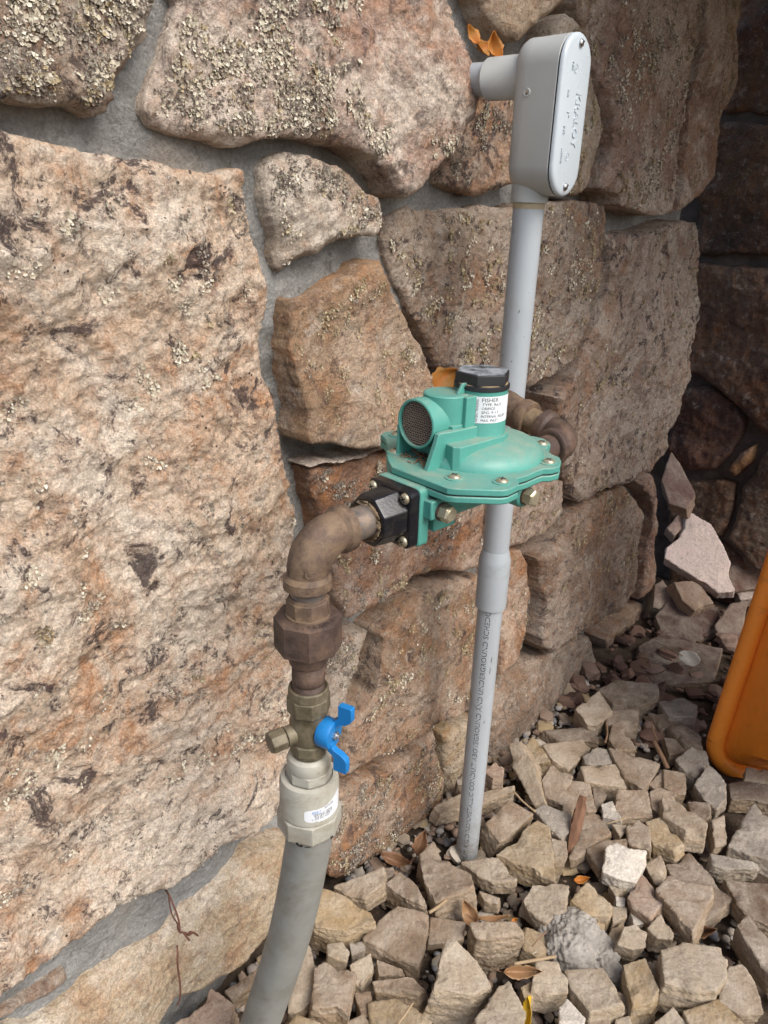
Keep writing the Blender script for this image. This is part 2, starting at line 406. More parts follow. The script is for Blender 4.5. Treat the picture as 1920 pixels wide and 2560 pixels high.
# name, outline (photo measurement), proud, tilt(s,z), amp, colour, (pale, rust, dark), lichen [(clusters, lobes, size, spread, thr, tint)], extra
TAN = (0.43, 0.34, 0.255); PINK = (0.37, 0.265, 0.215); BROWN = (0.25, 0.18, 0.135); OCH = (0.36, 0.23, 0.125); CREAM = (0.46, 0.36, 0.25); GREYB = (0.30, 0.24, 0.19)
main_stones = [
 ([(-45,-60),(350,-60),(346,0),(322,50),(321,82),(292,118),(266,165),(252,220),(222,245),(190,250),(150,229),(100,232),(50,228),(0,220),(-45,215)],
  .013,(0,-.02),.010,GREYB,(.6,.4,.9),[(62,9,.0029,.007,-.2,0),(44,14,.0023,.009,-.2,2)],{}),
 ([(375,-50),(374,0),(355,60),(331,120),(311,175),(302,250),(328,286),(370,298),(430,305),(500,315),(595,296),(660,300),(720,322),(770,350),(800,385),(832,420),(868,434),(905,400),(940,365),(970,320),(1006,260),(1028,197),(1028,135),(1006,93),(980,50),(955,0),(950,-50)],
  .022,(.066,-.03),.010,PINK,(.9,.7,.7),[(165,8,.0029,.0065,-.15,0),(50,12,.0023,.008,.1,2)],{'clean': ((755, 270), (1000, 60))}),
 ([(-60,275),(0,285),(90,302),(160,315),(190,325),(240,330),(320,347),(400,355),(460,367),(505,360),(532,368),(545,395),(556,450),(570,525),(582,590),(592,650),(585,730),(598,812),(611,877),(624,952),(627,1000),(650,1047),(668,1107),(662,1180),(650,1320),(642,1500),(636,1660),(606,1754),(550,1789),(450,1869),(400,1899),(360,1924),(310,1959),(225,2004),(150,2059),(50,2119),(0,2149),(-60,2180)],
  .016,(-.02,.0),.013,(.60,.475,.36),(1.0,1.0,1.0),[(26,24,.0028,.011,.1,0),(46,18,.0022,.009,.1,2)],{'edge':.007}),
 ([(640,1815),(600,1824),(540,1850),(460,1905),(400,1955),(350,2010),(280,2045),(200,2098),(150,2138),(100,2178),(30,2214),(-40,2255),(280,2290),(345,2209),(380,2169),(425,2144),(475,2114),(530,2074),(565,2039),(610,1995),(690,1935),(695,1860)],
  .006,(-.04,-.1),.007,(.52,.43,.30),(1.0,.4,.15),[],{'bulge':.012}),
 ([(-20,2190),(30,2160),(75,2130),(115,2107),(143,2094),(146,2128),(100,2160),(50,2190),(0,2215)], .003,(0,0),.004,BROWN,(.9,.4,.4),[(5,14,.002,.006,.0,2)],{}),
 ([(585,335),(620,325),(665,330),(700,348),(740,356),(780,390),(820,428),(825,478),(802,514),(760,522),(720,530),(660,556),(616,590),(595,580),(580,520),(560,425),(560,365)],
  .010,(.05,-.05),.010,(.44,.36,.285),(1.0,.4,.4),[(26,24,.0022,.008,.0,2),(6,14,.0026,.008,.0,0)],{'bulge':.008}),
 ([(608,651),(645,648),(690,620),(740,585),(775,562),(818,560),(830,600),(852,640),(880,690),(905,740),(925,785),(939,832),(937,900),(930,945),(865,962),(815,965),(765,963),(700,958),(662,955),(645,935),(640,890),(622,830),(605,750)],
  .016,(.03,-.03),.008,(.30,.205,.13),(.35,.7,.6),[(22,20,.0022,.009,.05,1)],{'edge':.005}),
 ([(828,470),(905,452),(1000,443),(1105,441),(1180,438),(1255,434),(1320,444),(1322,480),(1310,555),(1304,610),(1280,665),(1255,720),(1232,780),(1207,813),(1140,838),(1050,842),(985,835),(945,790),(920,740),(890,680),(860,610),(840,550)],
  .004,(.02,-.04),.012,GREYB,(.5,.6,.9),[(50,16,.0032,.009,.0,1),(50,14,.0030,.008,.0,0)],{}),
 ([(1318,502),(1365,505),(1430,498),(1475,475),(1530,481),(1535,530),(1531,580),(1525,650),(1514,720),(1503,750),(1495,812),(1475,887),(1456,937),(1449,978),(1416,1022),(1370,1032),(1330,1047),(1282,1082),(1252,1088),(1221,1042),(1204,1005),(1198,887),(1190,857),(1222,829),(1248,780),(1268,725),(1295,668),(1318,612),(1322,555)],
  .012,(-.03,-.03),.012,(.29,.232,.192),(.6,.5,1.0),[(40,20,.0028,.010,.1,1),(18,16,.0026,.010,.1,0)],{'depth':.16,'edge':.010,'k':.2}),
 ([(1025,200),(1060,203),(1115,205),(1150,260),(1142,395),(1105,401),(1035,425),(980,420),(946,396),(970,330),(1000,280),(1018,236)], -.004,(0,-.05),.007,BROWN,(.4,.8,.95),[(24,20,.0024,.009,-.1,2)],{}),
 ([(1165,140),(1265,122),(1290,150),(1305,200),(1313,260),(1315,310),(1308,350),(1280,414),(1230,425),(1170,420),(1160,350),(1160,200)], -.002,(0,0),.007,(.34,.265,.19),(.8,.6,.5),[(24,20,.0028,.010,-.1,1)],{}),
 ([(1175,85),(1190,50),(1220,32),(1252,40),(1268,65),(1275,112),(1200,130),(1172,122)], .000,(0,0),.005,GREYB,(.8,.3,.4),[(8,12,.0024,.007,0,1)],{}),
 ([(1005,-60),(1016,0),(1030,45),(1050,70),(1075,86),(1110,86),(1142,64),(1180,34),(1217,2),(1230,-60)], .012,(.1,-.06),.006,(.44,.345,.25),(.9,.4,.1),[],{}),
 ([(1250,-60),(1255,0),(1280,60),(1285,115),(1303,165),(1311,210),(1317,280),(1323,320),(1312,370),(1304,405),(1330,425),(1336,446),(1385,460),(1430,470),(1455,465),(1470,400),(1480,300),(1486,220),(1505,165),(1520,75),(1528,0),(1530,-60)],
  .010,(.0,-.02),.010,(.38,.28,.225),(.8,.5,.5),[(150,9,.0030,.007,-.1,0),(34,16,.0028,.010,.1,1)],{'ledges':.003,'k':.2}),
 ([(1532,-60),(1530,0),(1524,75),(1509,165),(1490,222),(1485,300),(1476,400),(1462,460),(1480,455),(1520,425),(1556,390),(1569,350),(1576,250),(1596,175),(1606,75),(1616,0),(1618,-60)],
  .004,(-.05,0),.009,(.31,.22,.17),(.8,.5,.45),[(30,18,.0026,.010,.1,1)],{'depth':.18,'k':.2}),
 ([(668,1018),(700,1008),(760,993),(830,975),(950,968),(1035,990),(1044,1100),(1038,1225),(965,1233),(895,1250),(862,1282),(800,1318),(738,1336),(712,1250),(698,1130)],
  .006,(.02,-.06),.008,(.30,.175,.115),(.5,.95,.55),[(40,22,.0024,.009,.0,2),(20,18,.0026,.009,.1,1)],{}),
 ([(1050,1062),(1120,1045),(1190,1032),(1213,1040),(1226,1107),(1182,1160),(1130,1180),(1092,1186),(1050,1200)], -.004,(0,0),.007,(.29,.19,.14),(.6,.7,.5),[(20,18,.0024,.009,.0,1)],{}),
 ([(685,1395),(735,1364),(790,1358),(797,1368),(790,1400),(783,1432),(757,1485),(748,1530),(728,1575),(686,1570)], .006,(0,-.05),.005,(.29,.2,.14),(.8,.4,.7),[(28,20,.002,.008,-.1,2)],{}),
 ([(808,1357),(830,1327),(870,1281),(930,1258),(1035,1240),(1046,1300),(1042,1420),(1028,1526),(965,1556),(905,1588),(830,1637),(780,1668),(736,1688),(722,1640),(740,1570),(768,1530),(788,1487),(800,1420)],
  .012,(.03,-.04),.009,(.285,.195,.13),(.4,.7,.85),[(22,22,.0026,.010,.1,1),(14,18,.0026,.010,.15,0)],{}),
 ([(698,1722),(745,1700),(830,1652),(905,1604),(942,1583),(950,1640),(955,1728),(905,1776),(830,1836),(790,1870),(745,1898),(714,1895),(700,1850)],
  .006,(.02,-.06),.008,(.26,.17,.11),(.4,.7,.8),[(46,22,.0024,.010,-.05,2),(20,16,.0026,.010,.1,1)],{}),
 ([(948,1582),(1010,1550),(1050,1560),(1052,1640),(1008,1690),(960,1722),(952,1650)], .000,(0,0),.006,(.36,.27,.15),(.6,.6,.5),[(10,18,.0024,.008,-.1,1)],{}),
 ([(1060,1500),(1085,1462),(1130,1432),(1175,1411),(1230,1388),(1283,1378),(1296,1425),(1290,1460),(1265,1485),(1215,1530),(1155,1580),(1120,1602),(1090,1645),(1050,1660),(1052,1560)],
  .008,(-.03,-.08),.009,(.225,.18,.14),(.4,.4,.5),[(10,18,.0024,.010,.1,2)],{'bulge':.010,'k':.3}),
 ([(1094,1207),(1112,1188),(1138,1188),(1149,1220),(1157,1280),(1151,1330),(1139,1390),(1108,1440),(1070,1455),(1075,1330)], .006,(0,-.03),.007,(.33,.2,.125),(.6,.9,.4),[(8,16,.0022,.008,.0,1)],{'edge':.012,'k':.35}),
 ([(1156,1200),(1200,1173),(1222,1118),(1266,1084),(1330,1058),(1370,1052),(1399,1083),(1401,1120),(1387,1187),(1377,1277),(1334,1321),(1280,1360),(1175,1406),(1153,1396),(1161,1310),(1158,1240)],
  .010,(-.04,-.05),.011,(.225,.168,.128),(.45,.6,.8),[(26,24,.0028,.011,.1,1)],{'edge':.014,'bulge':.008,'k':.35}),
 ([(1376,1042),(1420,1024),(1432,1077),(1426,1165),(1420,1262),(1386,1298),(1383,1270),(1392,1190),(1406,1120),(1403,1082)], -.010,(0,0),.008,(.2,.125,.1),(.3,.4,.4),[],{'depth':.16}),
 ([(1292,1376),(1340,1331),(1385,1306),(1408,1302),(1412,1335),(1375,1390),(1325,1440),(1292,1462),(1300,1425)], -.004,(0,0),.008,(.23,.155,.11),(.4,.5,.4),[],{'depth':.14}),
 ([(1112,885),(1138,864),(1160,880),(1168,906),(1130,925)], .004,(0,0),.004,GREYB,(1,.2,.2),[],{}),
 ([(668,1009),(700,1000),(760,985),(830,967),(930,958),(930,964),(830,973),(760,991),(700,1006)], -.002,(0,0),.003,(.45,.38,.33),(1,.1,.1),[],{'edge':.003}),
]
wall = empty('stone_wall', tuple(P0)); wall.rotation_euler = (0, 0, math.atan2(U[1], U[0]))
# local axes of the Empty: x = along the wall, y = into the wall, z = up
def wall_local(V): return np.stack([V[:, 0], -V[:, 2], V[:, 1]], 1)
tag(wall, 'rough wall of large lichen covered sandstone blocks in grey mortar behind the pipes', 'wall')
def mortar_depth(s): return -0.012 - 0.022 * min(1, max(0, (s - 0.10) / 0.55))
EYE_S = float((EYE - P0) @ U)
def wall_outline(pts, proud, kf=1.0, shrink=0.0012):
    # the traced outline runs along the face edge on sides turned away, along the foot of the side on sides turned to us
    base = np.array([on_wall('d', x, y, 0.0) for x, y in pts]); n = len(base)
    ar = sum(base[i][0] * base[(i + 1) % n][1] - base[(i + 1) % n][0] * base[i][1] for i in range(n)); sg = 1 if ar > 0 else -1
    E_ = []; K = []
    for i in range(n):
        t = base[(i + 1) % n] - base[i - 1]; e = np.array([t[1], -t[0]]) * sg; e /= np.linalg.norm(e) + 1e-9
        vd = np.array([EYE_S - base[i][0], CAM_H - base[i][1]]); vis = float(e @ vd) / 0.6
        E_.append(e); K.append(min(1, max(0, 0.35 + vis * 1.2)))
    K = [0.25 * K[i - 1] + 0.5 * K[i] + 0.25 * K[(i + 1) % n] for i in range(n)]
    K = [k * kf for k in K]
    return [tuple(np.array(on_wall('d', *pts[i], (1 - K[i]) * proud * 0.7 + K[i] * 0.7 * mortar_depth(base[i][0]))) - E_[i] * shrink) for i in range(n)]
rng = np.random.RandomState(5)
stone_objs = []
for i, (pts, proud, tilt, amp, col, (pa, ru, da), lich, ex) in enumerate(main_stones):
    poly = wall_outline(pts, proud, ex.get('k', 1.0), 0.0012 if ex.get('k', 1) > .5 else 0.0022)
    V, Fq, samp = stone_piece(poly, i + 1, proud, tilt, amp, ex.get('edge', .009), ex.get('depth', .07), 0.0026, ex.get('bulge', 0), ex.get('ledges', 0))
    o = link('stone', quad_mesh('stone', wall_local(V), Fq), wall, M_STONE, 3.2)
    o.data.set_sharp_from_angle(angle=1.25)
    o['grain'] = float(0.68 + 0.75 * ((i * 0.618 + .45) % 1.0)) if i != 2 else 0.8
    o.color = (*col, 1); o['pale'] = float(pa); o['rust'] = float(ru); o['dark'] = float(da)
    stone_objs.append((o, samp))
    if 'clean' in ex:
        (xa, ya), (xb, yb) = ex['clean']; CLEAN[0] = on_wall('d', xa, ya)[0]; CLEAN[1] = on_wall('d', xb, yb)[0]; CLEAN[2] = on_wall('d', xa, ya)[1]
    else: CLEAN[0] = 9
    if lich:
        packs = []
        for k, L in enumerate(lich): packs.append(lichen(samp, rng, *L, wall_local, o, i * 3 + k))
# mortar sheet with its own lumps, and the rubble core behind it
def relief_sheet(name, s0, s1, z0, z1, step, fn, conv, parent, mat):
    nx = int((s1 - s0) / step) + 1; ny = int((z1 - z0) / step) + 1
    X, Y = np.meshgrid(np.linspace(s0, s1, nx), np.linspace(z0, z1, ny), indexing='ij'); X = X.ravel(); Y = Y.ravel()
    V = np.stack([X, Y, fn(X, Y)], 1); I = np.arange(nx * ny).reshape(nx, ny)
    Q = np.stack([I[:-1, :-1].ravel(), I[1:, :-1].ravel(), I[1:, 1:].ravel(), I[:-1, 1:].ravel()], 1)
    return link(name, quad_mesh(name, conv(V), Q), parent, mat, 3.2)
def mortar_fn(X, Y):
    q = np.stack([X, Y, np.zeros_like(X)], 1)
    t = np.clip((X - 0.15) / 0.6, 0, 1)
    t = np.clip((X - 0.10) / 0.55, 0, 1); return -0.014 - 0.030 * t - 0.025 * np.clip((X - .5) / .3, 0, 1) - 0.022 * np.clip((.84 - Y) / .12, 0, 1) * np.clip((X - .04) / .06, 0, 1) + 0.005 * fbm(q * 14, 3) + 0.0025 * fbm(q * 60, 3)
relief_sheet('mortar', -0.42, 1.285, -0.12, 1.42, 0.004, mortar_fn, wall_local, wall, M_MORTAR)
g = G(); g.box(-0.42, 1.28, 0.06, 0.40, -0.12, 1.42); g.obj('core', M_MORTAR, wall)

# the return wall that closes the dark corner
ret = empty('corner_wall', tuple(P0 + U * S_RET)); ret.rotation_euler = (0, 0, math.atan2(N[1], N[0]))
# local axes: x = out from the main wall, y = into the return wall, z = up
ret_local = wall_local
tag(ret, 'shadowed dark brown stone wall closing the corner beyond the lit wall', 'wall')
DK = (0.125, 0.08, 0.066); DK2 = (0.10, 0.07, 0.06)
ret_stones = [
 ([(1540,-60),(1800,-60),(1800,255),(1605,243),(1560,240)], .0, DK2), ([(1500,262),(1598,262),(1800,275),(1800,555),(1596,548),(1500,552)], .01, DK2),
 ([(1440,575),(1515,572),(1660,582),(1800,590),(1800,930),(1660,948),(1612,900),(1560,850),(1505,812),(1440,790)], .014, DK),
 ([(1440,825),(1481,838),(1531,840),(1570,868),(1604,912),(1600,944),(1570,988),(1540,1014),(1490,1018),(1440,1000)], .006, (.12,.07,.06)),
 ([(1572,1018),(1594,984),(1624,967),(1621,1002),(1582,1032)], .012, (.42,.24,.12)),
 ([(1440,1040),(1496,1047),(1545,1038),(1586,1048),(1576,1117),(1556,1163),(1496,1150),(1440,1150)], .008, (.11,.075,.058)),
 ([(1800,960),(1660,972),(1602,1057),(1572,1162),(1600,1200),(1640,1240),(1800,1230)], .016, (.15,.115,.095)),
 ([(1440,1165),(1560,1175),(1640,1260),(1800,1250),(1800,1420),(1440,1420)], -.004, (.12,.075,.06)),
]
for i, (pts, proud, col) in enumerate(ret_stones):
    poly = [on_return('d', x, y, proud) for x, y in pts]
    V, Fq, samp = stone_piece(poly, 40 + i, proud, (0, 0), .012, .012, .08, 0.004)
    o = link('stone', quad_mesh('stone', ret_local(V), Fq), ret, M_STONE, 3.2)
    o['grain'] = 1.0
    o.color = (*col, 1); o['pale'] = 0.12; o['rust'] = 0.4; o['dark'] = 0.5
def ret_mortar(X, Y):
    q = np.stack([X, Y, np.ones_like(X) * 5], 1); return -0.03 + 0.008 * fbm(q * 14, 3)
M_DKMORTAR = plain('dark_mortar', (0.135, 0.11, 0.098), 0.95, 0.35, 40, 0.003, spec=0.2)  # darker, browner mortar for the corner wall
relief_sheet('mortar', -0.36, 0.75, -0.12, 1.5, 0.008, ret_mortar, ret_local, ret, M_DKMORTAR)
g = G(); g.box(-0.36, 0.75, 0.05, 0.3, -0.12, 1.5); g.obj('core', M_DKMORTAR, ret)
# ------------------------------------------------------------------ ground
def soil_material():
    t = NT('dark_soil'); n = t.noise(14, 6, 0.65); f = t.noise(160, 5, 0.75)
    c = t.mix(t.ramp(n, 0.35, 0.65), (0.055, 0.04, 0.03), (0.12, 0.09, 0.065))
    c = t.mix(t.ramp(f, 0.55, 0.7, 0, 0.7), c, (0.2, 0.165, 0.13))
    return t.done(c, 0.97, t.bump(t.noise(90, 7, 0.75), 0.006, 0.9), 0.15)
M_SOIL = soil_material()
def soil_fn(X, Y):
    q = np.stack([X, Y, np.ones_like(X) * 2.2], 1); return 0.006 * fbm(q * 9, 4) - 0.004
idm = lambda V: V
gr = relief_sheet('ground', -1.2, 2.6, -0.6, 3.0, 0.012, soil_fn, idm, None, M_SOIL); tag(gr, kind='structure')
g = G(); g.v = [(-60, -60, -.03), (60, -60, -.03), (60, 60, -.03), (-60, 60, -.03)]; g.f = [(0, 1, 2, 3)]
o = g.obj('ground', M_SOIL, None); tag(o, kind='structure')

# pebbles in the gaps
def ico(sub):
    bm = bmesh.new(); bmesh.ops.create_icosphere(bm, subdivisions=sub, radius=1.0)
    v = np.array([a.co[:] for a in bm.verts]); f = np.array([[a.index for a in p.verts] for p in bm.faces]); bm.free(); return v, f
IV, IF = ico(2)
rng = np.random.RandomState(3)
def pebbles(name, n, region, smin, smax, seed, cols=None, label='small mixed pebbles and grit lying in the gaps between the broken flagstones', flat=(.45, .75), rough=.22, chunky=False):
    r = np.random.RandomState(seed); V = []; F = []; T = []
    cols = cols or [(.30,.26,.22),(.22,.19,.17),(.38,.34,.30),(.16,.13,.11),(.45,.42,.38),(.28,.2,.15),(.2,.2,.21),(.34,.24,.17)]
    k = 0
    while k < n:
        x, y = region(r)
        dw = (np.array([x, y, 0]) - P0) @ N
        if dw < 0.0: continue
        tx, ty = x - .609, y - 1.131
        if -.05 < tx * .985 - ty * .16 < .62 and -.32 < tx * .16 + ty * .985 < .06: continue
        s = smin * (smax / smin) ** (r.rand() ** 1.25)
        sh_ = IV / np.abs(IV).max(1)[:, None] ** .85 * .82 if chunky else IV
        v = sh_ * (1 + rough * perlin(IV * 1.3 + r.rand(3) * 50)[:, None]) * np.array([1, r.uniform(.6, .95), r.uniform(*flat)]) * s
        a, b = r.uniform(0, 2 * PI), r.normal(0, .35)
        Rz = np.array([[math.cos(a), -math.sin(a), 0], [math.sin(a), math.cos(a), 0], [0, 0, 1]]); Rx = np.array([[1, 0, 0], [0, math.cos(b), -math.sin(b)], [0, math.sin(b), math.cos(b)]])
        v = v @ (Rz @ Rx).T + np.array([x, y, s * 0.28 + 0.003 + (0.006 * r.rand() if r.rand() < .4 else 0)])
        F.append(IF + len(V) * len(IV)); V.append(v); T.append(np.tile(np.array(cols[r.randint(len(cols))]) * r.uniform(.75, 1.2), (len(IV), 1))); k += 1
    me = quad_mesh(name, np.concatenate(V), np.concatenate(F)); ca = me.color_attributes.new('tint', 'FLOAT_COLOR', 'POINT')
    T = np.concatenate(T); ca.data.foreach_set('color', np.concatenate([T, np.ones((len(T), 1))], 1).astype(np.float32).ravel())
    o = link(name, me, None, M_PEBBLE, 0.42 if chunky else 3.2); tag(o, label, 'gravel', kind='stuff'); return o
def reg(r):
    s = r.uniform(-.15, 0.98); w = r.uniform(0, 1) ** 1.2 * 0.75; p = P0 + U * s + N * w; return p[0], p[1]
pebbles('gravel', 3600, reg, 0.0026, 0.0095, 21)
pebbles('stone_chips', 1500, reg, 0.004, 0.019, 22, [(.33,.26,.19),(.40,.33,.25),(.27,.2,.15),(.36,.28,.17),(.5,.45,.38)], 'tan flakes and chips broken off the flagstones, scattered in the gaps', (.25, .6), .3, True)
def regc(r):
    s = r.uniform(.85, 1.5); w = r.uniform(0, 1) * 0.42; p = P0 + U * s + N * w; return p[0], p[1]
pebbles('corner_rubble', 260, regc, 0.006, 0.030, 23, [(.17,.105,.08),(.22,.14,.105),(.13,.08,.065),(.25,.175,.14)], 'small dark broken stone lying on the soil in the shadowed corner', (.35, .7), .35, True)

# ------------------------------------------------------------------ broken flagstones on the ground
COL = {'t': (.225,.163,.112), 'p': (.335,.27,.195), 'o': (.305,.222,.125), 'b': (.135,.094,.066), 'g': (.235,.208,.178), 'w': (.56,.52,.46), 'k': (.125,.08,.062), 'r': (.275,.187,.138), 'm': (.285,.222,.158)}
def rock(tagq, pts, h, thick, tilt, col, label, name='flagstone_piece', seed=0, grp='broken flagstone pieces on the ground', taper=0.06, cat='stone'):
    """outline of the upper face (photo measurement) at height h, tilted (slope along x, slope along y), thickness below it"""
    c = np.mean([src(tagq, x, y) for x, y in pts], axis=0)
    if tagq != 'd':
        rr0 = np.random.RandomState(seed + 900); tilt = (tilt[0] + rr0.uniform(-.10, .10), -0.45 * tilt[1] + rr0.uniform(-.13, .11)) if seed else (.6, .5)
    else: tilt = (-tilt[0], -tilt[1])
    r0 = sight(*c); P = EYE + r0 * ((h - CAM_H) / r0[2])
    n = np.array([-tilt[0], -tilt[1], 1.0]); n /= np.linalg.norm(n)
    W = []
    for x, y in pts:
        r = sight(*src(tagq, x, y)); t = ((P - EYE) @ n) / (r @ n); W.append(EYE + r * t)
    W = np.array(W); P = W.mean(0)
    nz = Vector(n); ax = Vector((1, 0, 0)); ax = (ax - nz * ax.dot(nz)).normalized(); ay = nz.cross(ax)
    L = np.array([[(w - P) @ np.array(ax), (w - P) @ np.array(ay)] for w in W])
    ar = 0.5 * sum(L[i][0] * L[(i + 1) % len(L)][1] - L[(i + 1) % len(L)][0] * L[i][1] for i in range(len(L)))
    if ar < 0: L = L[::-1]
    rr = np.random.RandomState(seed + 100)
    m = len(L); bot = []
    sh = rr.uniform(-.1, .1, 2) * thick
    for i in range(m): bot.append(L[i] * (1 + rr.uniform(-.3, 1.0) * taper) + sh + rr.uniform(-.12, .12, 2) * thick)
    v = [(a[0], a[1], rr.uniform(-.05, .05) * thick) for a in L] + [(a[0], a[1], -thick * rr.uniform(.85, 1.05)) for a in bot]
    f = [tuple(range(m)), tuple(reversed(range(m, 2 * m)))] + [(i, m + i, m + (i + 1) % m, (i + 1) % m) for i in range(m)]
    me = bpy.data.meshes.new(name); me.from_pydata([tuple(map(float, a)) for a in v], [], f); me.update()
    bm = bmesh.new(); bm.from_mesh(me); bmesh.ops.recalc_face_normals(bm, faces=bm.faces); bmesh.ops.triangulate(bm, faces=bm.faces); bm.to_mesh(me); bm.free()
    o = bpy.data.objects.new(name, me); C.objects.link(o)
    size = max(np.ptp(L[:, 0]), np.ptp(L[:, 1]))
    vs = max(0.0009, min(0.0015, size / 66))
    md = o.modifiers.new('grow', 'REMESH'); md.mode = 'VOXEL'; md.voxel_size = vs; md.use_smooth_shade = True
    dg = bpy.context.evaluated_depsgraph_get()
    me2 = bpy.data.meshes.new_from_object(o.evaluated_get(dg)); o.modifiers.clear(); o.data = me2; bpy.data.meshes.remove(me)
    k = len(me2.vertices)
    co = np.empty(k * 3, np.float32); me2.vertices.foreach_get('co', co); co = co.reshape(-1, 3).astype(float)
    no = np.empty(k * 3, np.float32); me2.vertices.foreach_get('normal', no); no = no.reshape(-1, 3).astype(float)
    sd = rr.rand(3) * 40
    side = 1 - np.abs(no[:, 2]) ** 0.7
    amp = min(1.0, size / 0.07)
    dsp = 0.0016 * amp * fbm(co * 17 + sd, 2) + 0.0005 * amp * ridged(co * 70 + sd, 2) + 0.0004 * fbm(co * 190 + sd, 2)
    dsp += side * (0.0010 * amp * perlin(co * np.array([14, 14, 150]) + sd) + 0.0020 * amp * perlin(co * np.array([38, 38, 30]) + sd + 7) + .0012 * amp * ridged(co * 85 + sd + 3, 2))
    # conchoidal chips: shallow bites near the rim
    for _ in range(rr.randint(1, 4)):
        e = rr.randint(m); q = L[e] * 0.45 + L[(e + 1) % m] * 0.55; cc = np.array([q[0], q[1], 0]); R = size * rr.uniform(.10, .2)
        dd = np.linalg.norm(co - cc, axis=1); co = co + np.where(dd < R, (R - dd) * 0.35, 0)[:, None] * np.array([-q[0], -q[1], -thick]) / (np.linalg.norm([q[0], q[1], thick]) + 1e-6)
    co = co + no * dsp[:, None]
    me2.vertices.foreach_set('co', co.astype(np.float32).ravel()); me2.update()
    me2.polygons.foreach_set('use_smooth', [True] * len(me2.polygons)); me2.set_sharp_from_angle(angle=0.62)
    me2.materials.clear(); me2.materials.append(M_RUBBLE)
    o.matrix_world = Matrix(((ax.x, ay.x, nz.x, P[0]), (ax.y, ay.y, nz.y, P[1]), (ax.z, ay.z, nz.z, P[2]), (0, 0, 0, 1)))
    cc = np.array(COL[col]) * rr.uniform(.9, 1.1); o.color = (*cc, 1)
    tag(o, label, cat, grp)
    return o
